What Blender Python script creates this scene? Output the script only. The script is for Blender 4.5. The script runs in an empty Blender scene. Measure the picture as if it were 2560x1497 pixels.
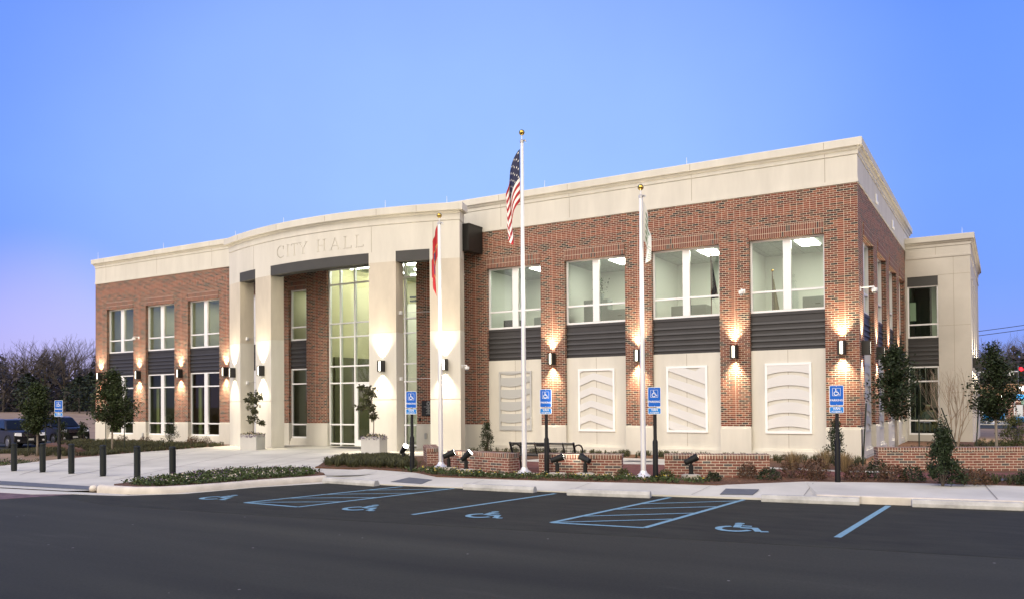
import bpy, math, random
from mathutils import Vector, Matrix
random.seed(7)
S = bpy.context.scene
COL = S.collection
PI = math.pi
R = math.radians

# ------------------------------------------------------------------ camera
cd = bpy.data.cameras.new("camera"); cam = bpy.data.objects.new("camera", cd); COL.objects.link(cam)
yaw, pitch, roll = 0.5396, 0.01347, -0.00779
fw = Vector((-math.sin(yaw), math.cos(yaw), 0)); rt = Vector((math.cos(yaw), math.sin(yaw), 0)); up = Vector((0, 0, 1))
f2 = fw*math.cos(pitch)+up*math.sin(pitch); u2 = up*math.cos(pitch)-fw*math.sin(pitch)
r3 = rt*math.cos(roll)+u2*math.sin(roll); u3 = u2*math.cos(roll)-rt*math.sin(roll)
M = Matrix((r3, u3, -f2)).transposed().to_4x4(); M.translation = Vector((3.850, -27.405, 2.021))
cam.matrix_world = M
cd.sensor_width = 36; cd.lens = 28.94; cd.shift_y = 0.0903; cd.clip_end = 2000; cd.clip_start = 0.1
S.camera = cam
# ------------------------------------------------------------------ world: dusk sky
W = bpy.data.worlds.new("World"); S.world = W; W.use_nodes = True
nt = W.node_tree; nt.nodes.clear()
def N(t, nt=nt, **k):
    n = nt.nodes.new(t)
    for a, b in k.items(): setattr(n, a, b)
    return n
L = nt.links.new
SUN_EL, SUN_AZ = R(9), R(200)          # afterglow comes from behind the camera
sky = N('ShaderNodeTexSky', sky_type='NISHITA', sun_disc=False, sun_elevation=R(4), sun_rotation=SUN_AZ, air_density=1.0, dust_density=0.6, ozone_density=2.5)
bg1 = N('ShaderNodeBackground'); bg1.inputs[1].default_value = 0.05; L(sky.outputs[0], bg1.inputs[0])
tc = N('ShaderNodeTexCoord'); sx = N('ShaderNodeSeparateXYZ'); L(tc.outputs['Generated'], sx.inputs[0])
rp = N('ShaderNodeValToRGB'); L(sx.outputs['Z'], rp.inputs[0])
cr = rp.color_ramp
cr.elements[0].position = 0.0; cr.elements[0].color = (0.16, 0.22, 0.70, 1)
cr.elements[1].position = 1.0; cr.elements[1].color = (0.05, 0.12, 0.52, 1)
for p_, c_ in ((0.06, (0.115, 0.195, 0.74)), (0.13, (0.10, 0.195, 0.78)), (0.24, (0.115, 0.235, 0.80)), (0.38, (0.10, 0.215, 0.80)), (0.50, (0.07, 0.165, 0.70))):
    e = cr.elements.new(p_); e.color = (*c_, 1)
# paler patch of sky over the building and a pink band low on the left
def patch(base, d, lo, hi, col):
    dt = N('ShaderNodeVectorMath', operation='DOT_PRODUCT'); L(tc.outputs['Generated'], dt.inputs[0]); dt.inputs[1].default_value = d
    m_ = N('ShaderNodeMapRange', interpolation_type='SMOOTHSTEP'); L(dt.outputs['Value'], m_.inputs[0]); m_.inputs[1].default_value = lo; m_.inputs[2].default_value = hi
    s_ = N('ShaderNodeVectorMath', operation='SCALE'); s_.inputs[0].default_value = col; L(m_.outputs[0], s_.inputs['Scale'])
    a_ = N('ShaderNodeVectorMath', operation='ADD'); L(base, a_.inputs[0]); L(s_.outputs[0], a_.inputs[1]); return a_.outputs[0]
skyc = patch(rp.outputs[0], (-0.549, 0.798, 0.248), 0.84, 1.0, (0.150, 0.178, 0.045))
skyc = patch(skyc, (-0.871, 0.488, 0.03), 0.985, 1.0, (0.25, 0.13, 0.0))
# faint high haze keeps the sky from being perfectly even
hz = N('ShaderNodeTexNoise'); hz.inputs['Scale'].default_value = 3.2; hz.inputs['Detail'].default_value = 5; L(tc.outputs['Generated'], hz.inputs['Vector'])
hr = N('ShaderNodeMapRange'); L(hz.outputs[0], hr.inputs[0]); hr.inputs[1].default_value = .3; hr.inputs[2].default_value = .7; hr.inputs[3].default_value = .94; hr.inputs[4].default_value = 1.06
hs = N('ShaderNodeVectorMath', operation='SCALE'); L(skyc, hs.inputs[0]); L(hr.outputs[0], hs.inputs['Scale']); skyc = hs.outputs[0]
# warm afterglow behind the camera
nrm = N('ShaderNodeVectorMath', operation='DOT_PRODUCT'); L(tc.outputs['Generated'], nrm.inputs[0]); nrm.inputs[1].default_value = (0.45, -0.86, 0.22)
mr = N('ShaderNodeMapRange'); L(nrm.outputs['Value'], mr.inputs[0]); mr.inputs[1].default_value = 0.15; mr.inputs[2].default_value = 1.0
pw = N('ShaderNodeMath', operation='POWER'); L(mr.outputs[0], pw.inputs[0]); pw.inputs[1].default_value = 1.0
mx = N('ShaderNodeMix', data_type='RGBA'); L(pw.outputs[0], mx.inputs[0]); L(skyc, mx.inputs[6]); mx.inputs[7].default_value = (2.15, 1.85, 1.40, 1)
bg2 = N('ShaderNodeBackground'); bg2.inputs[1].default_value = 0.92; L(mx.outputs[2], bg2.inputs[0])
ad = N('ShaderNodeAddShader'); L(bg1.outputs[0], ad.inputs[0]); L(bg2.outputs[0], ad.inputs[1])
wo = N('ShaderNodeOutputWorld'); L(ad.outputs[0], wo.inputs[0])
# ------------------------------------------------------------------ soft low sun (afterglow)
sl = bpy.data.lights.new("sun", 'SUN'); sl.energy = 1.4; sl.angle = R(28); sl.color = (1.0, 0.90, 0.78)
so = bpy.data.objects.new("sun", sl); COL.objects.link(so)
so.rotation_euler = Vector((0.18, 0.70, -0.68)).to_track_quat('-Z', 'Y').to_euler()
# ------------------------------------------------------------------ colour management
S.view_settings.view_transform = 'Standard'; S.view_settings.look = 'None'; S.view_settings.exposure = 0.35; S.view_settings.gamma = 1
S.render.engine = 'CYCLES'
S.cycles.use_denoising = True; S.cycles.max_bounces = 6; S.cycles.diffuse_bounces = 3; S.cycles.glossy_bounces = 3
S.cycles.transparent_max_bounces = 12; S.cycles.transmission_bounces = 4
S.cycles.sample_clamp_indirect = 4.0; S.cycles.caustics_reflective = False; S.cycles.caustics_refractive = False

# ================================================================== materials
MATS = {}
def mat(name, col=(0.5, 0.5, 0.5), rough=0.7, metal=0.0, var=0.0, vscale=3.0, bump=0.0, bscale=40.0, emit=None, estr=0.0, rnd=0.0, col2=None, spec=0.5, streak=False):
    if name in MATS: return MATS[name]
    m = bpy.data.materials.new(name); m.use_nodes = True; t = m.node_tree; b = t.nodes['Principled BSDF']
    b.inputs['Roughness'].default_value = rough; b.inputs['Metallic'].default_value = metal
    b.inputs['Base Color'].default_value = (*col, 1); b.inputs['Specular IOR Level'].default_value = spec
    def n(k, **kw):
        x = t.nodes.new(k)
        for a, c in kw.items(): setattr(x, a, c)
        return x
    last = None
    if var or col2 or bump: tcd = n('ShaderNodeTexCoord'); vec = tcd.outputs['Object']
    if streak and (var or col2):
        mp = n('ShaderNodeMapping'); t.links.new(vec, mp.inputs[0]); mp.inputs['Scale'].default_value = streak; vv = mp.outputs[0]
    elif var or col2: vv = vec
    if var or col2:
        nz = n('ShaderNodeTexNoise'); nz.inputs['Scale'].default_value = vscale; nz.inputs['Detail'].default_value = 6; nz.inputs['Roughness'].default_value = 0.6
        t.links.new(vv, nz.inputs['Vector'])
        r = n('ShaderNodeValToRGB'); t.links.new(nz.outputs['Fac'], r.inputs[0])
        r.color_ramp.elements[0].position = 0.32; r.color_ramp.elements[1].position = 0.70
        a = col2 if col2 else tuple(c*(1-var) for c in col); bb = col if col2 else tuple(min(1, c*(1+var)) for c in col)
        r.color_ramp.elements[0].color = (*a, 1); r.color_ramp.elements[1].color = (*bb, 1)
        last = r.outputs[0]
    if rnd:
        g = n('ShaderNodeNewGeometry'); mrr = n('ShaderNodeMapRange'); t.links.new(g.outputs['Random Per Island'], mrr.inputs[0])
        mrr.inputs[3].default_value = 1-rnd; mrr.inputs[4].default_value = 1+rnd
        mm = n('ShaderNodeVectorMath', operation='SCALE')
        if last is not None: t.links.new(last, mm.inputs[0])
        else: mm.inputs[0].default_value = col
        t.links.new(mrr.outputs[0], mm.inputs['Scale']); last = mm.outputs[0]
    if last is not None: t.links.new(last, b.inputs['Base Color'])
    if bump:
        nz2 = n('ShaderNodeTexNoise'); nz2.inputs['Scale'].default_value = bscale; nz2.inputs['Detail'].default_value = 4; t.links.new(vec, nz2.inputs['Vector'])
        bp = n('ShaderNodeBump'); bp.inputs['Strength'].default_value = bump; bp.inputs['Distance'].default_value = 0.02
        t.links.new(nz2.outputs['Fac'], bp.inputs['Height']); t.links.new(bp.outputs[0], b.inputs['Normal'])
    if emit: b.inputs['Emission Color'].default_value = (*emit, 1); b.inputs['Emission Strength'].default_value = estr
    MATS[name] = m; return m

def brick(name, mode='run', u='wall', reds=None, mortar=(0.62, 0.55, 0.43), bw=0.203, bh=0.0677, ms=0.0054, off=0.5):
    """running-bond / stack-bond / soldier brick in object space; u picks the horizontal axis from the face normal"""
    if name in MATS: return MATS[name]
    m = bpy.data.materials.new(name); m.use_nodes = True; t = m.node_tree; b = t.nodes['Principled BSDF']; b.inputs['Roughness'].default_value = 0.85
    b.inputs['Specular IOR Level'].default_value = 0.25
    n = t.nodes.new; l = t.links.new
    tcd = n('ShaderNodeTexCoord'); s1 = n('ShaderNodeSeparateXYZ'); l(tcd.outputs['Object'], s1.inputs[0])
    s2 = n('ShaderNodeSeparateXYZ'); l(tcd.outputs['Normal'], s2.inputs[0])
    ab = n('ShaderNodeMath'); ab.operation = 'ABSOLUTE'; l(s2.outputs['X'], ab.inputs[0])
    gt = n('ShaderNodeMath'); gt.operation = 'GREATER_THAN'; l(ab.outputs[0], gt.inputs[0]); gt.inputs[1].default_value = 0.7
    mxx = n('ShaderNodeMix'); mxx.data_type = 'FLOAT'; l(gt.outputs[0], mxx.inputs[0]); l(s1.outputs['X'], mxx.inputs[2]); l(s1.outputs['Y'], mxx.inputs[3])
    az = n('ShaderNodeMath'); az.operation = 'ABSOLUTE'; l(s2.outputs['Z'], az.inputs[0])
    gz = n('ShaderNodeMath'); gz.operation = 'GREATER_THAN'; l(az.outputs[0], gz.inputs[0]); gz.inputs[1].default_value = 0.7
    mz = n('ShaderNodeMix'); mz.data_type = 'FLOAT'; l(gz.outputs[0], mz.inputs[0]); l(s1.outputs['Z'], mz.inputs[2]); l(s1.outputs['Y'], mz.inputs[3])
    zo = n('ShaderNodeMath'); zo.operation = 'ADD'; l(mz.outputs[0], zo.inputs[0]); zo.inputs[1].default_value = 20*bh - 1.2 + 0.003 if mode == 'run' else 10.0*bh-1.2
    xo = n('ShaderNodeMath'); xo.operation = 'ADD'; l(mxx.outputs[0], xo.inputs[0]); xo.inputs[1].default_value = 60*bw
    cb = n('ShaderNodeCombineXYZ'); l(xo.outputs[0], cb.inputs[0]); l(zo.outputs[0], cb.inputs[1])
    bt = n('ShaderNodeTexBrick'); l(cb.outputs[0], bt.inputs['Vector']); bt.offset = off; bt.squash = 1
    bt.inputs['Scale'].default_value = 1; bt.inputs['Brick Width'].default_value = bw; bt.inputs['Row Height'].default_value = bh
    bt.inputs['Mortar Size'].default_value = ms; bt.inputs['Mortar Smooth'].default_value = 0.1; bt.inputs['Bias'].default_value = 0
    bt.inputs['Color1'].default_value = (0, 0, 0, 1); bt.inputs['Color2'].default_value = (1, 1, 1, 1); bt.inputs['Mortar'].default_value = (0, 0, 0, 1)
    r = n('ShaderNodeValToRGB'); r.color_ramp.interpolation = 'CONSTANT'; l(bt.outputs['Color'], r.inputs[0])
    pal = reds or [(0.0, (0.045, 0.037, 0.034)), (0.13, (0.09, 0.045, 0.032)), (0.26, (0.150, 0.049, 0.033)), (0.45, (0.195, 0.062, 0.039)), (0.65, (0.130, 0.041, 0.029)), (0.80, (0.240, 0.088, 0.052)), (0.92, (0.170, 0.075, 0.048))]
    el = r.color_ramp.elements
    el[0].position = 0; el[0].color = (*pal[0][1], 1); el[1].position = pal[1][0]; el[1].color = (*pal[1][1], 1)
    for p_, c_ in pal[2:]:
        e = el.new(p_); e.color = (*c_, 1)
    nz = n('ShaderNodeTexNoise'); nz.inputs['Scale'].default_value = 18; nz.inputs['Detail'].default_value = 4; l(tcd.outputs['Object'], nz.inputs['Vector'])
    mr_ = n('ShaderNodeMapRange'); l(nz.outputs['Fac'], mr_.inputs[0]); mr_.inputs[1].default_value = .3; mr_.inputs[2].default_value = .7; mr_.inputs[3].default_value = 0.8; mr_.inputs[4].default_value = 1.2
    sc = n('ShaderNodeVectorMath'); sc.operation = 'SCALE'; l(r.outputs[0], sc.inputs[0]); l(mr_.outputs[0], sc.inputs['Scale'])
    mxc = n('ShaderNodeMix'); mxc.data_type = 'RGBA'; l(bt.outputs['Fac'], mxc.inputs[0]); l(sc.outputs[0], mxc.inputs[6]); mxc.inputs[7].default_value = (*mortar, 1)
    l(mxc.outputs[2], b.inputs['Base Color'])
    bp = n('ShaderNodeBump'); bp.invert = True; bp.inputs['Strength'].default_value = 0.5; bp.inputs['Distance'].default_value = 0.008; l(bt.outputs['Fac'], bp.inputs['Height']); l(bp.outputs[0], b.inputs['Normal'])
    MATS[name] = m; return m

def glass(name, tint=(0.86, 0.93, 0.88), refl=1.0):
    if name in MATS: return MATS[name]
    m = bpy.data.materials.new(name); m.use_nodes = True; t = m.node_tree; t.nodes.clear(); n = t.nodes.new; l = t.links.new
    tr = n('ShaderNodeBsdfTransparent'); tr.inputs[0].default_value = (*tint, 1)
    gl = n('ShaderNodeBsdfGlossy'); gl.inputs['Roughness'].default_value = 0.015; gl.inputs[0].default_value = (0.95, 1, 0.98, 1)
    fr = n('ShaderNodeFresnel'); fr.inputs[0].default_value = 1.5
    ml = n('ShaderNodeMath'); ml.operation = 'MULTIPLY'; ml.inputs[1].default_value = 1.6*refl; l(fr.outputs[0], ml.inputs[0])
    ms = n('ShaderNodeMixShader'); l(ml.outputs[0], ms.inputs[0]); l(tr.outputs[0], ms.inputs[1]); l(gl.outputs[0], ms.inputs[2])
    o = n('ShaderNodeOutputMaterial'); l(ms.outputs[0], o.inputs[0]); MATS[name] = m; return m

BR = brick('red_brick'); BST = brick('red_brick_stack', 'run', off=0.0, reds=[(0, (0.09, 0.045, 0.032)), (0.12, (0.185, 0.056, 0.036)), (0.5, (0.225, 0.066, 0.039)), (0.8, (0.235, 0.077, 0.045))])
BSO = brick('red_brick_soldier', 'sold', bw=0.0677, bh=0.203, off=0.0, reds=[(0, (0.07, 0.05, 0.045)), (0.10, (0.16, 0.055, 0.04)), (0.5, (0.20, 0.07, 0.047)), (0.8, (0.17, 0.052, 0.038))])
BLW = brick('garden_wall_brick', 'run', mortar=(0.60, 0.53, 0.43), reds=[(0, (0.085, 0.075, 0.072)), (0.16, (0.15, 0.075, 0.06)), (0.35, (0.20, 0.08, 0.06)), (0.6, (0.17, 0.065, 0.05)), (0.8, (0.215, 0.095, 0.07))])
BLC = brick('garden_wall_rowlock', 'sold', bw=0.0677, bh=0.203, off=0.0, mortar=(0.60, 0.53, 0.43), reds=[(0, (0.10, 0.08, 0.07)), (0.2, (0.17, 0.085, 0.06)), (0.5, (0.20, 0.09, 0.065)), (0.8, (0.15, 0.065, 0.05))])
ST = mat('cast_stone', (0.62, 0.60, 0.535), 0.85, var=0.075, vscale=1.6, streak=(1, 1, .22), bump=0.08, bscale=60)
ST2 = mat('cast_stone_tan', (0.56, 0.51, 0.42), 0.88, var=0.12, vscale=1.1, streak=(1, 1, .35), bump=0.08, bscale=60)
STG = mat('cast_stone_grey', (0.50, 0.475, 0.43), 0.88, var=0.07, vscale=0.8, bump=0.06, bscale=60)
JT = mat('stone_joint', (0.30, 0.26, 0.20), 0.95)
WHT = mat('white_aluminium', (0.82, 0.83, 0.84), 0.35, spec=0.6)
BRZ = mat('dark_bronze', (0.028, 0.027, 0.027), 0.45, 0.35)
DKP = mat('dark_panel', (0.040, 0.039, 0.041), 0.5, 0.2, var=0.10, vscale=2)
BMS = mat('grey_beam', (0.066, 0.066, 0.064), 0.65, 0.0, spec=.2, var=0.06, vscale=1.2)
SOF = mat('pale_soffit', (0.55, 0.53, 0.43), 0.7)
GL = glass('window_glass'); GLD = glass('dark_glass', (0.74, 0.86, 0.74), .42)
INW = mat('interior_wall', (0.56, 0.55, 0.37), 0.8, var=0.03); INC = brick('interior_ceiling', 'run', bw=.6, bh=.6, ms=.008, off=0, mortar=(.22, .24, .22), reds=[(0, (.46, .50, .47)), (.4, (.48, .52, .48)), (.7, (.45, .49, .46)), (.9, (.47, .51, .48))])
INF = mat('interior_floor', (0.16, 0.14, 0.11), 0.6); INP = mat('interior_panel', (0.34, 0.36, 0.24), 0.7)
INK = mat('interior_dark', (0.05, 0.06, 0.045), 0.8)
WOD = mat('dark_wood', (0.10, 0.05, 0.03), 0.5)
LIT = mat('lamp_panel', (1, 1, 1), 0.6, emit=(1.0, 0.96, 0.84), estr=24.0)
LIT2 = mat('lamp_panel_dim', (1, 1, 1), 0.6, emit=(1.0, 0.95, 0.80), estr=12.0)
LENS = mat('lamp_lens', (1, 1, 1), 0.4, emit=(1.0, 0.90, 0.66), estr=3.5)
ASP = None

# ================================================================== mesh builder
class MB:
    def __init__(s): s.v = []; s.f = []; s.m = []
    def add(s, vs, fs, mi=0):
        o = len(s.v); s.v += [tuple(p) for p in vs]
        for q in fs: s.f.append(tuple(o+i for i in q)); s.m.append(mi)
    def quad(s, a, b, c, d, mi=0): s.add([a, b, c, d], [(0, 1, 2, 3)], mi)
    def hexa(s, p, mi=0):
        """p: 4 bottom (ccw from above) + 4 top"""
        s.add(p, [(3, 2, 1, 0), (4, 5, 6, 7), (0, 1, 5, 4), (1, 2, 6, 5), (2, 3, 7, 6), (3, 0, 4, 7)], mi)
    def box(s, x0, x1, y0, y1, z0, z1, mi=0):
        s.hexa([(x0, y0, z0), (x1, y0, z0), (x1, y1, z0), (x0, y1, z0), (x0, y0, z1), (x1, y0, z1), (x1, y1, z1), (x0, y1, z1)], mi)
    def prism(s, poly, d, mi=0, mi_top=None):
        """closed prism: polygon (list of 3D points) extruded by vector d"""
        n = len(poly); P = [Vector(p) for p in poly]; D = Vector(d)
        nv = Vector((0, 0, 0))
        for i in range(n): nv += P[i].cross(P[(i+1) % n])
        if nv.dot(D) < 0: P.reverse()
        o = len(s.v); s.v += [tuple(p) for p in P]+[tuple(p+D) for p in P]
        s.f.append(tuple(o+i for i in reversed(range(n)))); s.m.append(mi)
        s.f.append(tuple(o+n+i for i in range(n))); s.m.append(mi if mi_top is None else mi_top)
        for i in range(n):
            j = (i+1) % n; s.f.append((o+i, o+j, o+n+j, o+n+i)); s.m.append(mi)
    def tube(s, pts, rad, n=8, mi=0, caps=True):
        P = [Vector(p) for p in pts]
        if not hasattr(rad, '__len__'): rad = [rad]*len(P)
        o = len(s.v); ref = None
        for i, p in enumerate(P):
            t = (P[min(i+1, len(P)-1)]-P[max(i-1, 0)]).normalized()
            if ref is None or abs(ref.dot(t)) > .95: ref = Vector((0, 0, 1)) if abs(t.z) < .9 else Vector((1, 0, 0))
            a = t.cross(ref).normalized(); b = t.cross(a)
            for k in range(n):
                an = 2*PI*k/n; s.v.append(tuple(p+(a*math.cos(an)+b*math.sin(an))*rad[i]))
        for i in range(len(P)-1):
            for k in range(n):
                k2 = (k+1) % n; s.f.append((o+i*n+k, o+i*n+k2, o+(i+1)*n+k2, o+(i+1)*n+k)); s.m.append(mi)
        if caps and n > 2:
            s.f.append(tuple(o+k for k in reversed(range(n)))); s.m.append(mi)
            e = o+(len(P)-1)*n; s.f.append(tuple(e+k for k in range(n))); s.m.append(mi)
    def lathe(s, prof, c=(0, 0, 0), n=16, mi=0):
        o = len(s.v)
        for r, z in prof:
            for k in range(n):
                a = 2*PI*k/n; s.v.append((c[0]+r*math.cos(a), c[1]+r*math.sin(a), c[2]+z))
        for i in range(len(prof)-1):
            for k in range(n):
                k2 = (k+1) % n; s.f.append((o+i*n+k, o+i*n+k2, o+(i+1)*n+k2, o+(i+1)*n+k)); s.m.append(mi)
        s.f.append(tuple(o+k for k in reversed(range(n)))); s.m.append(mi)
        e = o+(len(prof)-1)*n; s.f.append(tuple(e+k for k in range(n))); s.m.append(mi)
    def ball(s, c, r, n=12, mi=0, sz=1.0):
        pr = [(max(1e-3, r*math.sin(PI*i/(n//2+2))), -r*sz*math.cos(PI*i/(n//2+2))) for i in range(n//2+3)]
        s.lathe(pr, c, n, mi)
    def leaf(s, c, size, mi=0, droop=None, ratio=0.55):
        th = random.uniform(0, 2*PI); ph = random.uniform(-0.7, 1.1) if droop is None else random.gauss(droop, 0.4)
        d = Vector((math.cos(th)*math.cos(ph), math.sin(th)*math.cos(ph), math.sin(ph)))*size
        w = d.cross(Vector((random.gauss(0, 1), random.gauss(0, 1), random.gauss(0, 1)))).normalized()*size*ratio*.5
        c = Vector(c); m_ = c+d*.45
        s.add([c, m_+w, c+d, m_-w], [(0, 1, 2, 3)], mi)
    def build(s, name, mats, parent=None, smooth=False, bevel=0.0, seg=2, merge=False, loc=None):
        me = bpy.data.meshes.new(name); me.from_pydata(s.v, [], s.f)
        if not isinstance(mats, (list, tuple)): mats = [mats]
        for m in mats: me.materials.append(m)
        me.polygons.foreach_set('material_index', s.m)
        if smooth is True: me.polygons.foreach_set('use_smooth', [True]*len(s.f))
        me.update()
        if merge:
            import bmesh
            b = bmesh.new(); b.from_mesh(me); bmesh.ops.remove_doubles(b, verts=b.verts, dist=1e-4); b.to_mesh(me); b.free()
        if isinstance(smooth, (int, float)) and smooth is not True and smooth: 
            me.polygons.foreach_set('use_smooth', [True]*len(me.polygons)); me.set_sharp_from_angle(angle=R(smooth))
        o = bpy.data.objects.new(name, me); COL.objects.link(o)
        if loc: o.location = loc
        if parent: o.parent = parent
        if bevel:
            b = o.modifiers.new('bevel', 'BEVEL'); b.width = bevel; b.segments = seg; b.limit_method = 'ANGLE'; b.angle_limit = R(40); b.harden_normals = False
        return o

def tag(o, label=None, cat=None, group=None, kind=None):
    if label: o['label'] = label
    if cat: o['category'] = cat
    if group: o['group'] = group
    if kind: o['kind'] = kind
    return o
def thing(name, label, cat, loc=(0, 0, 0), rz=0.0, group=None):
    o = bpy.data.objects.new(name, None); COL.objects.link(o); o.location = loc; o.rotation_euler = (0, 0, rz); o.empty_display_size = 0.2
    return tag(o, label, cat, group)
KIDS = {}
def kids(o):
    return [c for c in bpy.data.objects if c.parent == o]
def dup(o, loc=None, rz=None, label=None, parent=None):
    c = o.copy(); COL.objects.link(c)
    if parent is not None: c.parent = parent
    for k in kids(o): dup(k, parent=c)
    if loc is not None: c.location = loc
    if rz is not None: c.rotation_euler = (0, 0, rz)
    if label: c['label'] = label
    return c
def struct(name, mb, m, **k): return tag(mb.build(name, m, **k), kind='structure')

def text_mesh(body, size, mi, mb, T, align='CENTER', depth=0.0, sx=1.0, bold=0.0):
    """adds flat text to mb. T maps (u, v) -> 3D"""
    cu = bpy.data.curves.new('lettering', 'FONT'); cu.body = body; cu.size = size; cu.align_x = align; cu.fill_mode = 'FRONT'; cu.resolution_u = 3; cu.offset = bold
    ob = bpy.data.objects.new('lettering_tmp', cu); COL.objects.link(ob)
    dg = bpy.context.evaluated_depsgraph_get(); me = bpy.data.meshes.new_from_object(ob.evaluated_get(dg))
    mb.add([T(v.co.x*sx, v.co.y) for v in me.vertices], [tuple(p.vertices) for p in me.polygons], mi)
    bpy.data.objects.remove(ob); bpy.data.curves.remove(cu); bpy.data.meshes.remove(me)

def ribbon(pts, w):
    """quads (2D) following a polyline with width w"""
    out = []
    n = len(pts); L_ = []; R_ = []
    for i in range(n):
        a = Vector(pts[max(i-1, 0)]); b = Vector(pts[min(i+1, n-1)]); t = (b-a).normalized(); nn = Vector((-t.y, t.x))*w*.5
        L_.append(Vector(pts[i])+nn); R_.append(Vector(pts[i])-nn)
    for i in range(n-1): out.append([R_[i], R_[i+1], L_[i+1], L_[i]])
    return out
def isa_polys(w=0.085):
    """wheelchair access symbol in a unit square"""
    P = [[(0.40+0.085*math.cos(a*PI/6), 0.91+0.085*math.sin(a*PI/6)) for a in range(12)]]
    P += ribbon([(0.40, 0.80), (0.42, 0.46)], w*1.1); P += ribbon([(0.42+w*.55, 0.46), (0.70, 0.46)], w)
    P += ribbon([(0.70, 0.46+w*.4), (0.82, 0.13), ], w); P += ribbon([(0.845, 0.13), (0.97, 0.17)], w*.9)
    P += ribbon([(0.42+w*.55, 0.65), (0.64, 0.65)], w*.8)
    P += ribbon([(0.42+0.27*math.cos(R(a)), 0.29+0.27*math.sin(R(a))) for a in range(112, 350, 14)], w)
    return [[tuple(p) for p in q] for q in P]

# wall basis: local u along the wall, o outwards, z up
class Basis:
    def __init__(s, O, U, Nn): s.O = Vector(O); s.U = Vector(U); s.N = Vector(Nn)
    def __call__(s, u, o, z): return s.O+s.U*u+s.N*o+Vector((0, 0, z))
def bbox(mb, B, u0, u1, o0, o1, z0, z1, mi=0):
    """box in wall basis; o outwards"""
    p = [B(u0, o1, z0), B(u1, o1, z0), B(u1, o0, z0), B(u0, o0, z0), B(u0, o1, z1), B(u1, o1, z1), B(u1, o0, z1), B(u0, o0, z1)]
    mb.hexa(p, mi)
FRONT = Basis((0, 0, 0), (1, 0, 0), (0, -1, 0)); SIDE = Basis((0, 0, 0), (0, 1, 0), (1, 0, 0))
WING = Basis((0, 14.1, 0), (1, 0, 0), (0, -1, 0)); WSIDE = Basis((2.62, 14.1, 0), (0, 1, 0), (1, 0, 0))
def facade(mb, B, us, zs, cell, depth, mir=None, ends=()):
    """one connected sheet of cells with reveals into every opening"""
    us = sorted(set(us)); zs = sorted(set(zs)); nu, nz = len(us)-1, len(zs)-1
    g = [[cell((us[i]+us[i+1])/2, (zs[j]+zs[j+1])/2) for j in range(nz)] for i in range(nu)]
    for i in range(nu):
        for j in range(nz):
            if g[i][j] is None: continue
            a, b, c, d = us[i], us[i+1], zs[j], zs[j+1]; mi = g[i][j]; mr_ = mi if mir is None else mir
            mb.quad(B(a, 0, c), B(b, 0, c), B(b, 0, d), B(a, 0, d), mi)
            if (i == 0 and 0 in ends) or (i > 0 and g[i-1][j] is None): mb.quad(B(a, -depth, c), B(a, 0, c), B(a, 0, d), B(a, -depth, d), mr_)
            if (i == nu-1 and 1 in ends) or (i < nu-1 and g[i+1][j] is None): mb.quad(B(b, 0, c), B(b, -depth, c), B(b, -depth, d), B(b, 0, d), mr_)
            if j == 0 or g[i][j-1] is None: mb.quad(B(a, -depth, c), B(b, -depth, c), B(b, 0, c), B(a, 0, c), mr_)
            if j == nz-1 or g[i][j+1] is None: mb.quad(B(a, 0, d), B(b, 0, d), B(b, -depth, d), B(a, -depth, d), mr_)
# ================================================================== ground and paving (structure)
def ground_z(x, y):
    def ss(a, b, t): t = max(0, min(1, (t-a)/(b-a))); return t*t*(3-2*t)
    z = -0.03
    z += -0.52*ss(-33, -45, x)*1.0
    z += 1.75*ss(-62, -130, x)
    if x > -33: z += 0.6*ss(60, 130, y)
    return z
gm = MB()
xs = [-420, -300, -220, -170]+[-150+4*i for i in range(0, 36)]+[0, 12, 24, 50, 100, 200, 400]; ys = [-200, -120, -60, -40]+[-32+4*i for i in range(0, 46)]+[170, 210, 300, 450]
xs = sorted(set(xs)); ys = sorted(set(ys))
for y in ys:
    for x in xs: gm.v.append((x, y, ground_z(x, y)))
for j in range(len(ys)-1):
    for i in range(len(xs)-1):
        a = j*len(xs)+i; gm.f.append((a, a+1, a+1+len(xs), a+len(xs))); gm.m.append(0)
GRS = mat('dormant_grass', (0.30, 0.21, 0.13), 0.95, col2=(0.20, 0.135, 0.085), vscale=0.35, bump=0.4, bscale=12)
struct('ground', gm, GRS, smooth=True)

def sheet(name, poly, z, m, thick=0.0, kind='structure', bevel=0, skirt=0.2):
    mb = MB(); P = [(p[0], p[1], p[2] if len(p) > 2 else z) for p in poly]
    ar = sum(P[i][0]*P[(i+1) % len(P)][1]-P[(i+1) % len(P)][0]*P[i][1] for i in range(len(P)))
    if ar < 0: P.reverse()
    n = len(P); mb.add(P+[(p[0], p[1], p[2]-skirt) for p in P], [tuple(range(n))]+[(n+i, n+(i+1) % n, (i+1) % n, i) for i in range(n)])
    o = mb.build(name, m, bevel=bevel); o['kind'] = kind; return o

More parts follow.
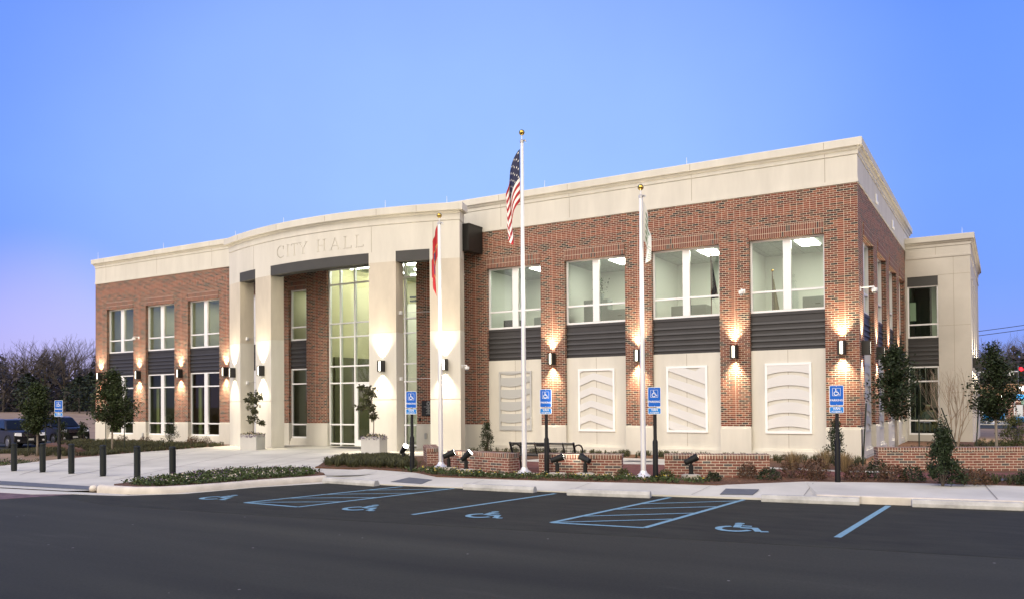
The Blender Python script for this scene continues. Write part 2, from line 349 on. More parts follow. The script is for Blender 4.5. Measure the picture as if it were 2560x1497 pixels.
# asphalt: tinted lanes, fine aggregate
def asphalt():
    m = bpy.data.materials.new('asphalt'); m.use_nodes = True; t = m.node_tree; b = t.nodes['Principled BSDF']; n = t.nodes.new; l = t.links.new
    tcd = n('ShaderNodeTexCoord'); b.inputs['Roughness'].default_value = 0.86; b.inputs['Specular IOR Level'].default_value = 0.3
    mp = n('ShaderNodeMapping'); mp.inputs['Rotation'].default_value = (0, 0, R(-5.5)); mp.inputs['Scale'].default_value = (0.05, 0.55, 1); l(tcd.outputs['Object'], mp.inputs[0])
    n1 = n('ShaderNodeTexNoise'); n1.inputs['Scale'].default_value = 1.2; n1.inputs['Detail'].default_value = 5; l(mp.outputs[0], n1.inputs['Vector'])
    r1 = n('ShaderNodeValToRGB'); l(n1.outputs[0], r1.inputs[0]); r1.color_ramp.elements[0].position = .32; r1.color_ramp.elements[1].position = .7
    r1.color_ramp.elements[0].color = (0.0175, 0.0182, 0.0128, 1); r1.color_ramp.elements[1].color = (0.041, 0.0416, 0.0290, 1)
    n2 = n('ShaderNodeTexNoise'); n2.inputs['Scale'].default_value = 26; n2.inputs['Detail'].default_value = 8; n2.inputs['Roughness'].default_value = .8; l(tcd.outputs['Object'], n2.inputs['Vector'])
    mr = n('ShaderNodeMapRange'); l(n2.outputs[0], mr.inputs[0]); mr.inputs[1].default_value = .25; mr.inputs[2].default_value = .75; mr.inputs[3].default_value = .45; mr.inputs[4].default_value = 1.6
    sc = n('ShaderNodeVectorMath'); sc.operation = 'SCALE'; l(r1.outputs[0], sc.inputs[0]); l(mr.outputs[0], sc.inputs['Scale'])
    # scattered pale grit
    vo = n('ShaderNodeTexVoronoi'); vo.inputs['Scale'].default_value = 2.6; l(tcd.outputs['Object'], vo.inputs['Vector'])
    lt = n('ShaderNodeMath'); lt.operation = 'LESS_THAN'; l(vo.outputs['Distance'], lt.inputs[0]); lt.inputs[1].default_value = 0.045
    n3 = n('ShaderNodeTexNoise'); n3.inputs['Scale'].default_value = 0.7; l(tcd.outputs['Object'], n3.inputs['Vector'])
    g3 = n('ShaderNodeMath'); g3.operation = 'GREATER_THAN'; l(n3.outputs[0], g3.inputs[0]); g3.inputs[1].default_value = .52
    mu = n('ShaderNodeMath'); mu.operation = 'MULTIPLY'; l(lt.outputs[0], mu.inputs[0]); l(g3.outputs[0], mu.inputs[1])
    mx_ = n('ShaderNodeMix'); mx_.data_type = 'RGBA'; l(mu.outputs[0], mx_.inputs[0]); l(sc.outputs[0], mx_.inputs[6]); mx_.inputs[7].default_value = (0.22, 0.21, 0.20, 1)
    # faint dusty tyre streaks along the drive lane
    mp2 = n('ShaderNodeMapping'); mp2.inputs['Rotation'].default_value = (0, 0, R(-5.5)); mp2.inputs['Scale'].default_value = (0.25, 1.6, 1); l(tcd.outputs['Object'], mp2.inputs[0])
    n4 = n('ShaderNodeTexNoise'); n4.inputs['Scale'].default_value = 1.0; n4.inputs['Detail'].default_value = 8; n4.inputs['Roughness'].default_value = .7; l(mp2.outputs[0], n4.inputs['Vector'])
    r4 = n('ShaderNodeMapRange'); l(n4.outputs[0], r4.inputs[0]); r4.inputs[1].default_value = .58; r4.inputs[2].default_value = .8; r4.inputs[3].default_value = 0; r4.inputs[4].default_value = .55
    m2 = n('ShaderNodeMix'); m2.data_type = 'RGBA'; l(r4.outputs[0], m2.inputs[0]); l(mx_.outputs[2], m2.inputs[6]); m2.inputs[7].default_value = (0.070, 0.0705, 0.056, 1)
    l(m2.outputs[2], b.inputs['Base Color'])
    bp = n('ShaderNodeBump'); bp.inputs['Strength'].default_value = .35; bp.inputs['Distance'].default_value = .01; l(n2.outputs[0], bp.inputs['Height']); l(bp.outputs[0], b.inputs['Normal'])
    return m
ASP = asphalt()
sheet('parking_lot', [(-17.2, -60), (60, -60), (60, -1.0), (30, -5.2), (4.2, -9.4), (1.4, -9.95), (-2.4, -10.5), (-7.1, -11.05), (-11.0, -11.35), (-12.3, -13.3), (-12.45, -15.0), (-14.0, -16.0), (-14.64, -16.21), (-15.6, -19.5)], 0.0, ASP, skirt=0.02)
sheet('drive_lane', [(-120, -80), (-17.2, -60), (-15.6, -19.5), (-15.11, -17.9), (-19, -19.0), (-60, -26), (-120, -34)], -0.004, ASP, skirt=0.02)
CON = mat('concrete', (0.53, 0.515, 0.45), 0.9, var=0.16, vscale=0.55, bump=0.12, bscale=90)
CON2 = mat('concrete_kerb', (0.56, 0.52, 0.46), 0.9, var=0.15, vscale=2.2, bump=0.15, bscale=70)
PAVE = brick('brick_paver', 'run', bw=0.20, bh=0.10, ms=0.004, mortar=(0.10, 0.06, 0.05), reds=[(0, (0.15, 0.055, 0.05)), (0.3, (0.18, 0.065, 0.057)), (0.6, (0.14, 0.05, 0.045)), (0.85, (0.20, 0.08, 0.07))])
PAVP = brick('purple_paver', 'run', bw=0.20, bh=0.10, ms=0.004, mortar=(0.10, 0.08, 0.085), reds=[(0, (0.13, 0.085, 0.095)), (0.3, (0.16, 0.10, 0.11)), (0.6, (0.12, 0.08, 0.09)), (0.85, (0.17, 0.115, 0.125))])
TAC = mat('tactile_grey', (0.105, 0.115, 0.13), 0.8, var=0.08, vscale=6)
MUL = mat('pine_straw', (0.150, 0.072, 0.038), 0.95, col2=(0.085, 0.042, 0.024), vscale=9, bump=0.8, bscale=60)
sheet('crosswalk_paving', [(-60, -21.9), (-15.5, -16.75), (-14.64, -16.22), (-15.11, -17.66), (-19, -18.9), (-60, -26)], 0.003, PAVP, skirt=0.02)
sheet('gutter', [(-60, -21.2), (-15.4, -16.05), (-14.9, -15.95), (-14.3, -15.85), (-13.35, -15.75), (-12.62, -15.12), (-12.3, -14.2), (-12.15, -13.2), (-11.75, -12.2), (-11.45, -11.25), (-11.0, -11.36), (-11.25, -11.8), (-12.0, -13.2), (-12.22, -14.4), (-12.36, -15.0), (-13.3, -15.95), (-14.06, -16.16), (-14.64, -16.25), (-15.5, -16.75), (-60, -21.95)], 0.006, CON, skirt=0.03)
# plaza: flush with the street at the bollards, rising to the entrance
plaza = [(-60, -18.5, .0), (-60, -21.2, -.0), (-15.4, -16.0, .012), (-14.75, -15.55, .03), (-14.6, -15.1, .05), (-14.6, -13.2, .10), (-14.7, -11.5, .13), (-13.4, -10.5, .15), (-12.1, -10.9, .15), (-11.2, -10.4, .15), (-11.0, -9.75, .15), (-12.0, -9.15, .16), (-13.7, -9.3, .16), (-14.2, -8.9, .165), (-15.6, -7.05, .17), (-16.1, -4.6, .18), (-14.0, -3.9, .18), (-13.9, -1.2, .185), (-14.2, 0.3, .19), (-25.9, 0.3, .19), (-26.99, -1.42, .18), (-26.2, -5.3, .16), (-25.9, -9.1, .10), (-25.75, -10.35, .07), (-24.9, -12.6, .03), (-30, -14.5, .0)]
def pz(x, y): return .02+.16*max(0, min(1, (y+15.8)/9.5))
def clip(P, c, keep_above):
    out = []
    for i in range(len(P)):
        a, b = P[i], P[(i+1) % len(P)]; ia = (a[1] >= c) == keep_above; ib = (b[1] >= c) == keep_above
        if ia: out.append(a)
        if ia != ib: f = (c-a[1])/(b[1]-a[1]); out.append((a[0]+(b[0]-a[0])*f, c))
    return out
P2 = [(p[0], p[1]) for p in plaza]; plm = MB()
for pc_ in (clip(P2, -15.8, False), clip(clip(P2, -15.8, True), -6.3, False), clip(P2, -6.3, True)):
    q = [(x, y, pz(x, y)) for x, y in pc_]
    if sum(q[i][0]*q[(i+1) % len(q)][1]-q[(i+1) % len(q)][0]*q[i][1] for i in range(len(q))) < 0: q.reverse()
    plm.add(q, [tuple(range(len(q)))])
struct('plaza', plm, CON, merge=True)
jm = MB(); JM = mat('paving_joint', (0.24, 0.225, 0.20), 0.95)
def joint(a, b, w=0.022, dz=0.004):
    a = Vector(a); b = Vector(b); t = (b-a); nn = Vector((-t.y, t.x, 0)).normalized()*w*.5; z = Vector((0, 0, dz)); jm.quad(a-nn+z, b-nn+z, b+nn+z, a+nn+z)
for (x0, y0, x1, y1) in [(-20.8, -14.2, -25.6, -9.6), (-18.6, -14.3, -24.6, -5.0), (-16.6, -14.0, -22.6, -3.3), (-15.1, -12.4, -19.9, -3.3), (-15.1, -10.8, -17.4, -4.6), (-14.2, -9.7, -15.0, -8.4), (-25.8, -8.9, -15.7, -6.2), (-25.0, -11.6, -15.3, -10.0)]:
    n_ = 10
    for i in range(n_):
        a = (x0+(x1-x0)*i/n_, y0+(y1-y0)*i/n_); b = (x0+(x1-x0)*(i+1)/n_, y0+(y1-y0)*(i+1)/n_)
        joint((a[0], a[1], pz(*a)), (b[0], b[1], pz(*b)), .026, .005)
struct('plaza_joint', jm, JM)
struct_t = sheet('tactile_strip', [(-24, -15.85), (-19.7, -15.38), (-15.78, -15.14), (-15.05, -15.66), (-18.5, -15.98), (-24, -16.55)], 0.036, TAC, skirt=0.02)
# sidewalk along the stalls
sw = [(-11.45, -11.25, .03), (-11.0, -11.3, .03), (-9.5, -11.35, .03), (-7.1, -11.1, .03), (-4.5, -10.82, .03), (-2.4, -10.55, .04), (-0.4, -10.22, .06), (0.55, -10.1, .09), (0.6, -10.09, .15), (1.4, -10.0, .15), (4.2, -9.5, .15), (30, -5.3, .15), (60, -1.0, .15),
      (60, 2.2, .16), (30, -2.2, .16), (4.17, -6.63, .165), (2.97, -6.75, .165), (1.77, -7.0, .165), (0.0, -7.5, .165), (-0.64, -8.1, .165), (-1.72, -9.25, .16), (-3.1, -9.5, .16), (-5.63, -10.0, .15), (-7.24, -10.22, .15), (-8.82, -10.13, .15), (-10.87, -9.05, .155), (-12.0, -9.13, .155), (-11.0, -9.76, .145), (-11.6, -10.2, .14), (-11.8, -11.0, .10)]
SWF = [(-11.95, -11.15, .09), (-11.45, -11.28, .03), (-9.5, -11.37, .03), (-7.1, -11.12, .03), (-4.5, -10.84, .03), (-2.4, -10.57, .035), (-.4, -10.24, .045), (.56, -10.12, .06), (.60, -10.09, .15), (1.4, -10.0, .15), (4.2, -9.5, .15), (30, -5.3, .15), (60, -1.0, .15)]
SWB = [(-12.7, -10.3, .125), (-12.1, -9.1, .155), (-9.9, -9.5, .155), (-7.24, -10.18, .155), (-5.0, -9.86, .155), (-3.1, -9.46, .158), (-1.5, -9.0, .16), (-.22, -7.66, .165), (-.12, -7.58, .165), (1.77, -6.95, .165), (4.17, -6.6, .165), (30, -2.15, .165), (60, 2.2, .165)]
swm = MB(); nsw = len(SWF)
for i in range(nsw-1):
    if i == 7: continue
    for k in range(4):
        def at_(f, j): a, b = SWF[j], SWB[j]; return tuple(a[m_]+(b[m_]-a[m_])*f for m_ in range(3))
        swm.quad(at_(k/4, i), at_(k/4, i+1), at_((k+1)/4, i+1), at_((k+1)/4, i))
    swm.quad((SWF[i][0], SWF[i][1], -.05), (SWF[i+1][0], SWF[i+1][1], -.05), SWF[i+1], SWF[i])
swm.quad(SWF[7], SWF[8], SWB[8], SWB[7])
struct('sidewalk', swm, CON, merge=True)
def swz(x, y):
    for i in range(nsw-1):
        if i != 7 and SWF[i][0] <= x <= SWF[i+1][0]:
            f = (x-SWF[i][0])/(SWF[i+1][0]-SWF[i][0]); a = [SWF[i][m_]+(SWF[i+1][m_]-SWF[i][m_])*f for m_ in range(3)]; b = [SWB[i][m_]+(SWB[i+1][m_]-SWB[i][m_])*f for m_ in range(3)]
            g = max(0, min(1, (y-a[1])/(b[1]-a[1]))); return a[2]+(b[2]-a[2])*g
    return .16
km = MB()     # kerb lip in front of the walk (flush on the left, a real step on the right)
def kerb(pts, w, z0, inn, mb, zt):
    for i in range(len(pts)-1):
        a, b = Vector(pts[i]), Vector(pts[i+1])
        t = (b-a).normalized(); nn = Vector((-t.y, t.x, 0))*w
        mb.hexa([(a.x, a.y, z0), (b.x, b.y, z0), (b.x+nn.x, b.y+nn.y, z0), (a.x+nn.x, a.y+nn.y, z0), (a.x, a.y, zt), (b.x, b.y, zt), (b.x+nn.x, b.y+nn.y, zt), (a.x+nn.x, a.y+nn.y, zt)])
kerb([(0.58, -10.16, 0), (1.4, -10.06, 0), (4.2, -9.56, 0), (14, -7.95, 0), (30, -5.36, 0)], 0.17, -0.1, None, km, 0.156)
struct('step_kerb', km, CON2, bevel=0.02)
def round_kerb(name, pts, prof, m):
    mb = MB(); n = len(pts); k = len(prof)
    for i in range(n):
        a = Vector(pts[max(i-1, 0)]); b = Vector(pts[min(i+1, n-1)]); t = (b-a); t.z = 0; t.normalize(); nn = Vector((-t.y, t.x, 0))
        for o_, z_ in prof: p = Vector(pts[i])+nn*o_; mb.v.append((p.x, p.y, z_+pts[i][2]))
    for i in range(n-1):
        for j in range(k):
            j2 = (j+1) % k; mb.f.append((i*k+j, (i+1)*k+j, (i+1)*k+j2, i*k+j2)); mb.m.append(0)
    mb.f.append(tuple(range(k))); mb.m.append(0); mb.f.append(tuple((n-1)*k+j for j in reversed(range(k)))); mb.m.append(0)
    return struct(name, mb, m, smooth=50)
kp = [(-14.72, -15.66, 0), (-14.2, -15.72, 0), (-13.4, -15.66, 0), (-12.85, -15.3, 0), (-12.5, -14.7, 0), (-12.28, -13.9, 0), (-12.12, -13.1, 0), (-11.85, -12.3, 0), (-11.65, -11.75, 0), (-11.5, -11.3, 0)]
prof = [(0, -.1), (0, .06), (0.015, .12), (0.05, .155), (0.10, .165), (0.17, .16), (0.19, .1), (0.19, -.1)]
round_kerb('island_kerb', kp, prof, CON2)
dm = MB(); dm.lathe([(0.001, .0), (0.10, .0), (0.105, .08), (0.085, .125), (0.04, .145), (0.001, .15)], (-14.9, -15.62, 0), 14); tag(dm.build('kerb_end_stone', CON2, smooth=True), 'rounded concrete kerb end beside the tactile strip', 'kerb end')
# planting beds
bed_sheets = [
 ('island_bed', [(-14.6, -15.3), (-14.1, -15.55), (-13.4, -15.5), (-12.9, -15.15), (-12.6, -14.6), (-12.35, -13.8), (-12.15, -13.0), (-11.9, -12.2), (-11.75, -11.6), (-11.95, -10.9), (-12.3, -10.6), (-13.5, -10.0), (-15.25, -11.1), (-15.1, -13.2)], .158),
 ('front_bed', [(-13.9, -9.28), (-12.0, -9.08), (-10.87, -9.0), (-8.82, -10.1), (-7.24, -10.18), (-5.63, -9.96), (-3.1, -9.46), (-1.72, -9.2), (-0.64, -8.06), (0.0, -7.45), (1.77, -6.92), (2.97, -6.68), (4.17, -6.58), (30, -2.1), (30, 60), (4.5, 60), (4.5, 14), (2.6, 14), (2.6, 14.2), (0.02, 14.2), (0.02, 0.02), (-13.9, 0.02), (-13.9, -3.8), (-16.05, -4.6), (-15.55, -7.0), (-14.2, -8.8)], .172),
 ('left_bed', [(-25.8, -9.1), (-26.15, -5.3), (-26.9, -1.4), (-28.0, 0.0), (-39.6, 0.0), (-40.4, -1.0), (-39, -3.2), (-33, -5.4), (-29.5, -6.6), (-28, -7.6), (-26.6, -9.3)], .13)]
for nm, pl, z in bed_sheets: sheet(nm, pl, z, MUL)
sheet('brick_paving', [(-11.6, -6.3), (-9.7, -8.0), (-7.3, -8.5), (-6.4, -8.5), (-4.4, -8.0), (-3.4, -7.6), (-1.1, -6.7), (0.8, -6.0), (2.5, -5.6), (6, -4.9), (12, -3.6), (12, -1.4), (4.3, -3.2), (1.5, -4.5), (0.3, -4.75), (-2, -4.5), (-5.1, -4.3), (-7.3, -5.0), (-9.9, -4.7), (-11.2, -4.8)], .186, PAVE, skirt=.03)
sheet('path_edge', [(-9.6, -4.6), (-7.3, -4.92), (-5.1, -4.2), (-2, -4.4), (0.3, -4.65), (1.4, -4.4), (1.2, -4.0), (0.2, -4.2), (-2, -3.9), (-4.4, -2.0), (-9.0, -2.0)], .182, CON, skirt=.03)
GRT = mat('drain_grate', (0.085, 0.09, 0.10), 0.75, 0.0, var=.15, vscale=20)
sheet('tactile_plate', [(x, y, swz(x, y)+.012) for x, y in ((-9.55, -11.05), (-8.55, -11.1), (-8.65, -10.5), (-9.55, -10.3))], 0, TAC, skirt=.01)
for p_ in ([(x, y, swz(x, y)+.012) for x, y in ((-1.35, -10.2), (-.70, -10.05), (-.72, -9.45), (-1.4, -9.6))],): sheet('tactile_plate', p_, 0, TAC, skirt=.01)
sheet('tactile_plate', [(3.0, -5.9), (3.95, -5.72), (3.9, -5.1), (3.05, -5.25)], .196, TAC, skirt=.01)
sheet('drain_cover', [(-6.4, -3.6), (-5.6, -3.5), (-5.6, -3.05), (-6.4, -3.1)], .19, GRT, skirt=.005)
sheet('side_driveway', [(-120, -20), (-44.5, -9), (-43.6, 26), (-120, 30)], -0.5, ASP, skirt=.1) if False else None
jm2 = MB(); jm = jm2
for a, b in [((-10.4, -11.2), (-10.2, -9.6)), ((-7.3, -11.0), (-7.2, -10.3)), ((-4.6, -10.75), (-4.5, -9.9)), ((-1.9, -10.4), (-1.8, -9.4)), ((0.3, -10.1), (0.1, -7.9)), ((3.7, -9.45), (3.45, -6.8)), ((-11.4, -11.1), (-11.3, -9.5))]:
    a = (*a, swz(*a)+.004); b = (*b, swz(*b)+.004); joint(a, b, .022 if a[0] > 3 else .013, .004)
struct('sidewalk_joint', jm2, JM)
# street behind, far right
sheet('street', [(-20, 40), (80, 40), (80, 49), (-20, 49)], 0.0, ASP, skirt=.1)
sheet('forecourt', [(-20, 49.6), (80, 49.6), (80, 75), (-20, 75)], 0.04, CON, skirt=.1)

# ---------------- painted markings
ASD = mat('asphalt_stalls', (0.0225, 0.0232, 0.0158), 0.88, var=0.42, vscale=2.2, bump=.4, bscale=40, spec=.3, streak=(.35, 1.2, 1))
sheet('stall_paving', [(-15.0, -16.6), (-14.2, -16.12), (-13.3, -15.9), (-12.42, -14.95), (-12.24, -13.3), (-11.5, -12.0), (-11.0, -11.4), (-7.1, -11.1), (-2.4, -10.55), (1.4, -10.02), (4.2, -9.46), (30, -5.25), (30, -11.6), (8, -14.6), (1.0, -15.5), (-3.0, -16.1), (-8.0, -16.8), (-12, -17.2)], 0.0025, ASD, skirt=.01)
BLU = mat('blue_paint', (0.215, 0.40, 0.50), 0.8, col2=(0.12, 0.235, 0.315), vscale=22, bump=.1, bscale=80)
def stripe(pts, w, z=0.007):
    mb = MB()
    for q in ribbon(pts, w): mb.quad(*[(p[0], p[1], z) for p in q])
    return mb
for p_ in ([(-5.465, -15.425), (-4.78, -11.15)], [(1.694, -14.484), (1.905, -10.15)]): struct('stall_line', stripe(p_, .105), BLU)
def aisle(nl, nr, fr_, fl, hatch):
    mb = stripe([nl, fl], .10); 
    for q in ribbon([nr, fr_], .10): mb.quad(*[(p[0], p[1], .0075) for p in q])
    for q in ribbon([nl, nr], .10): mb.quad(*[(p[0], p[1], .008) for p in q])
    for a, b in hatch:
        for q in ribbon([a, b], .075): mb.quad(*[(p[0], p[1], .0085) for p in q])
    struct('access_aisle_marking', mb, BLU)
aisle((-2.751, -15.129), (-1.155, -14.937), (-.787, -10.4), (-2.264, -10.719), [((-2.71, -15.08), (-1.1, -13.79)), ((-2.66, -14.21), (-1.02, -12.87)), ((-2.5, -13.05), (-.95, -11.78)), ((-2.38, -12.03), (-.83, -10.69))])
aisle((-9.72, -15.578), (-8.179, -15.594), (-7.456, -11.25), (-8.86, -11.45), [((-9.66, -15.5), (-8.0, -14.52)), ((-9.55, -14.6), (-7.83, -13.56)), ((-9.39, -13.7), (-7.68, -12.51)), ((-9.13, -12.56), (-7.5, -11.42))])
for cx, cy, rz, sz in ((-10.93, -15.11, .05, .92), (-6.88, -15.04, .06, .90), (-4.2, -14.78, .08, .88), (.20, -14.16, .12, .95)):
    mb = MB()
    for k, q in enumerate(isa_polys(.115)):
        P_ = [((a-.5)*sz, (b-.5)*sz*1.05) for a, b in q]; c_, s_ = math.cos(rz), math.sin(rz)
        mb.add([(cx+a*c_-b*s_, cy+a*s_+b*c_, .007+.0004*k) for a, b in P_], [tuple(range(len(P_)))])
    struct('wheelchair_marking', mb, BLU)

# ================================================================== the city hall
HALL = thing('city_hall', 'two-storey red brick city hall with curved pale stone portico reading CITY HALL', 'building')
H = HALL
PR = [(-39.58, -38.56), (-36.20, -35.16), (-32.80, -31.75), (-29.38, -28.35), (-25.70, -24.62), (-23.48, -22.22), (-17.19, -15.95), (-14.77, -13.70), (-11.26, -10.24), (-7.80, -6.80), (-4.37, -3.37), (-1.00, 0.0)]
Z0, ZB, ZL0, ZL1, ZT = -0.9, 1.2, 7.33, 7.74, 8.80
def brick_wall(name, B, piers, u0, u1, ztop_open):
    us = [u0, u1]; st = []
    for a, b in piers:
        us += [a, b]
        if b-a > .9: c = (a+b)/2; us += [c-.1015, c+.1015]; st.append((c-.1015, c+.1015))
    zs = [ZB, 1.335, 7.95, 8.13, 8.40, ZT]+list(ztop_open[1])
    def cell(u, z):
        inp = any(a < u < b for a, b in piers)
        if not inp and z < ztop_open[0](u): return None
        if 8.13 < z < 8.40: return 1
        if inp and 1.335 < z < 7.95 and any(a < u < b for a, b in st): return 1
        return 0
    mb = MB(); facade(mb, B, us, zs, cell, 0.26, 0); return mb.build(name, [BR, BST], H, merge=True)
CW0, CW1 = -22.22, -17.19
brick_wall('brick_wall', FRONT, PR, -39.58, 0.0, (lambda u: 8.08 if CW0 < u < CW1 else ZL1, (ZL1, 8.08)))
SP = [(0.0, 1.05), (3.48, 4.50), (6.98, 7.98), (10.50, 11.48), (13.55, 14.098)]
brick_wall('brick_wall', SIDE, SP, 0.0, 14.098, (lambda u: ZL1, (ZL1,)))
BAYS = [(PR[i][1], PR[i+1][0]) for i in range(len(PR)-1)]
SB = [(SP[i][1], SP[i+1][0]) for i in range(4)]
def lintel(B, a, b):
    mb = MB(); bbox(mb, B, a+.003, b-.003, -.24, .028, ZL0, ZL1); mb.build('soldier_lintel', BSO, H)
for i, (a, b) in enumerate(BAYS):
    if i != 5: lintel(FRONT, a, b)
for a, b in SB: lintel(SIDE, a, b)
# pier bases of cast stone with a small chamfered cap
def pier_base(B, a, b):
    mb = MB(); bbox(mb, B, a-.02, b+.02 if b < -0.01 or B is SIDE else b+.02, -.27, .02, Z0, ZB-.055); bbox(mb, B, a-.002, b+.002, -.265, .006, ZB-.055, ZB-.002)
    mb.build('pier_base', ST, H, bevel=.008)
for i, (a, b) in enumerate(PR): pier_base(FRONT, a, b)
for a, b in SP[1:]: pier_base(SIDE, a, b)
pb = MB(); bbox(pb, SIDE, .03, 1.07, -.27, .02, Z0, ZB-.055); bbox(pb, SIDE, .01, 1.052, -.265, .004, ZB-.055, ZB-.002); pb.build('pier_base', ST, H, bevel=.008)

def window(B, a, b, z0, z1, mull, hor, y, fw_=.06, mw=.25, dep=.10, g=None, name='window'):
    """white frame; mull: list of (centre, width); hor: heights; y: setback of the frame face"""
    mb = MB(); o1 = -y; o0 = -y-dep
    bbox(mb, B, a, a+fw_, o0, o1, z0, z1); bbox(mb, B, b-fw_, b, o0, o1, z0, z1)
    bbox(mb, B, a+fw_, b-fw_, o0, o1-.002, z0, z0+fw_*1.2); bbox(mb, B, a+fw_, b-fw_, o0, o1-.002, z1-fw_, z1)
    ed = [a+fw_]
    for c, w in mull: bbox(mb, B, c-w/2, c+w/2, o0, o1+.012, z0+fw_*1.2, z1-fw_); ed += [c-w/2, c+w/2]
    ed.append(b-fw_)
    for k in range(0, len(ed), 2):
        for h in hor: bbox(mb, B, ed[k], ed[k+1], o0, o1-.006, h-.032, h+.032)
    f_ = mb.build(name, WHT, H)
    gm_ = MB(); gm_.quad(B(a+.02, o0+.03, z0+.02), B(b-.02, o0+.03, z0+.02), B(b-.02, o0+.03, z1-.02), B(a+.02, o0+.03, z1-.02)); gm_.build('pane', g or GL, f_)
    return f_
def ribs(B, a, b, z0, z1, y):
    """dark ribbed metal spandrel: flat head, then stepped boards"""
    n = 5; hh = (z1-z0); hd = hh*.24; st_ = (hh-hd)/n
    mb = MB(); pf = [(-y-.02, z1), (-y+.03, z1), (-y+.03, z1-.10), (-y, z1-.102), (-y, z1-hd)]
    for k in range(n):
        zt = z1-hd-k*st_; pf += [(-y+.035, zt-.015), (-y+.05, zt-st_*.42), (-y, zt-st_*.45), (-y, zt-st_)]
    pf += [(-y-.02, z0)]
    vs = [B(a, o, z) for o, z in pf]+[B(b, o, z) for o, z in pf]; n2 = len(pf)
    mb.add(vs, [(i, n2+i, n2+i+1, i+1) for i in range(n2-1)]+[tuple(range(n2)), tuple(n2+i for i in reversed(range(n2)))])
    return mb.build('spandrel_panel', DKP, H)
ZU0, ZU1, ZS0 = 4.94, 7.33, 3.70
def art_slots(kind):
    pass
def stone_infill(B, a, b):
    """stone panel, plinth and ledge that close the ground floor of a right-wing bay"""
    mb = MB(); bbox(mb, B, a+.002, b-.002, -.26, -.13, .47, ZS0, 0); c = (a+b)/2
    bbox(mb, B, c-.006, c+.006, -.13, -.127, .50, ZS0-.01, 1)
    bbox(mb, B, a+.022, b-.022, -.26, -.03, Z0, .40, 0); bbox(mb, B, a+.022, b-.022, -.26, -.075, .40, .43, 0); bbox(mb, B, a+.022, b-.022, -.26, -.10, .43, .47, 0)
    bbox(mb, B, a+.03, b-.03, -.03, -.027, .215, .227, 1)
    mb.build('stone_panel', [ST, JT], H)
def upper(B, a, b, g=None):
    c = (a+b)/2; window(B, a, b, ZU0, ZU1, [(c, .25)], [5.62], .17, g=g)
    ribs(B, a+.002, b-.002, ZS0, ZU0-.002, .16)
for i in (7, 8, 9, 10): upper(FRONT, *BAYS[i]); stone_infill(FRONT, *BAYS[i])
for a, b in SB: upper(SIDE, a, b); stone_infill(SIDE, a, b)
def lower(B, a, b):
    c = (a+b)/2; window(B, a, b, .52, ZS0, [(c, .25)], [3.0, 1.13], .17, g=GLD)
    mb = MB(); bbox(mb, B, a+.022, b-.022, -.26, -.03, Z0, .34); bbox(mb, B, a+.022, b-.022, -.26, -.075, .34, .46); bbox(mb, B, a+.022, b-.022, -.26, -.10, .46, .518); mb.build('window_sill', ST, H, bevel=.006)
for i in (0, 1, 2, 3): upper(FRONT, *BAYS[i]); lower(FRONT, *BAYS[i])
for i in (4, 6):
    a, b = BAYS[i]
    window(FRONT, a, b, ZU0+.06, ZU1, [], [5.62], .17); ribs(FRONT, a+.002, b-.002, ZS0, ZU0+.058, .16); window(FRONT, a, b, .50, ZS0, [], [3.0, 1.13], .17)
    mb = MB(); bbox(mb, FRONT, a+.022, b-.022, -.26, -.02, Z0, .36); bbox(mb, FRONT, a+.022, b-.022, -.26, -.08, .36, .498); mb.build('window_sill', ST, H, bevel=.006)
# glazed entrance wall
def curtain():
    a, b = CW0, CW1; mb = MB(); o1, o0 = -.13, -.27; zt = 8.08
    vs = [a+.03, -21.54, -20.70, -18.71, -17.90, b-.03]; hs = [.29, 1.14, 2.98, 3.73, 5.03, 5.64, 7.38, zt-.03]
    for v in vs: bbox(mb, FRONT, v-.035, v+.035, o0, o1, .20, zt)
    bbox(mb, FRONT, -19.74, -19.67, o0, o1, 2.98, zt)
    for k, h in enumerate(hs):
        for i in range(len(vs)-1):
            if i == 2 and k < 2: continue
            if i == 2:
                bbox(mb, FRONT, vs[2]+.035, -19.74, o0, o1-.006, h-.03, h+.03); bbox(mb, FRONT, -19.67, vs[3]-.035, o0, o1-.006, h-.03, h+.03)
            else: bbox(mb, FRONT, vs[i]+.035, vs[i+1]-.035, o0, o1-.006, h-.03, h+.03)
    f_ = mb.build('curtain_wall', WHT, H)
    g = MB()
    for (x0, x1, z0, z1) in ((a, vs[2], .2, zt), (vs[3], b, .2, zt), (vs[2], vs[3], 2.98, zt)): g.quad(FRONT(x0, -.2, z0), FRONT(x1, -.2, z0), FRONT(x1, -.2, z1), FRONT(x0, -.2, z1))
    g.build('pane', GL, f_)
    for s in (0, 1):
        x0 = vs[2]+.037+s*.98; x1 = x0+.955; d = MB()
        bbox(d, FRONT, x0, x0+.11, o0+.04, o1-.01, .2, 2.945); bbox(d, FRONT, x1-.11, x1, o0+.04, o1-.01, .2, 2.945); bbox(d, FRONT, x0+.11, x1-.11, o0+.04, o1-.01, .2, .48); bbox(d, FRONT, x0+.11, x1-.11, o0+.04, o1-.01, 2.80, 2.945)
        dd = d.build('door', WHT, H); g = MB(); g.quad(FRONT(x0+.1, -.2, .45), FRONT(x1-.1, -.2, .45), FRONT(x1-.1, -.2, 2.85), FRONT(x0+.1, -.2, 2.85)); g.build('pane', GL, dd)
        hd = MB(); hx = x1-.06 if s == 0 else x0+.06
        hd.tube([FRONT(hx, -.06, 1.0), FRONT(hx, -.06, 1.7)], .016, 6); bbox(hd, FRONT, hx-.012, hx+.012, -.14, -.06, 1.05, 1.07); bbox(hd, FRONT, hx-.012, hx+.012, -.14, -.06, 1.63, 1.65); hd.build('handle', BRZ, dd)
curtain()
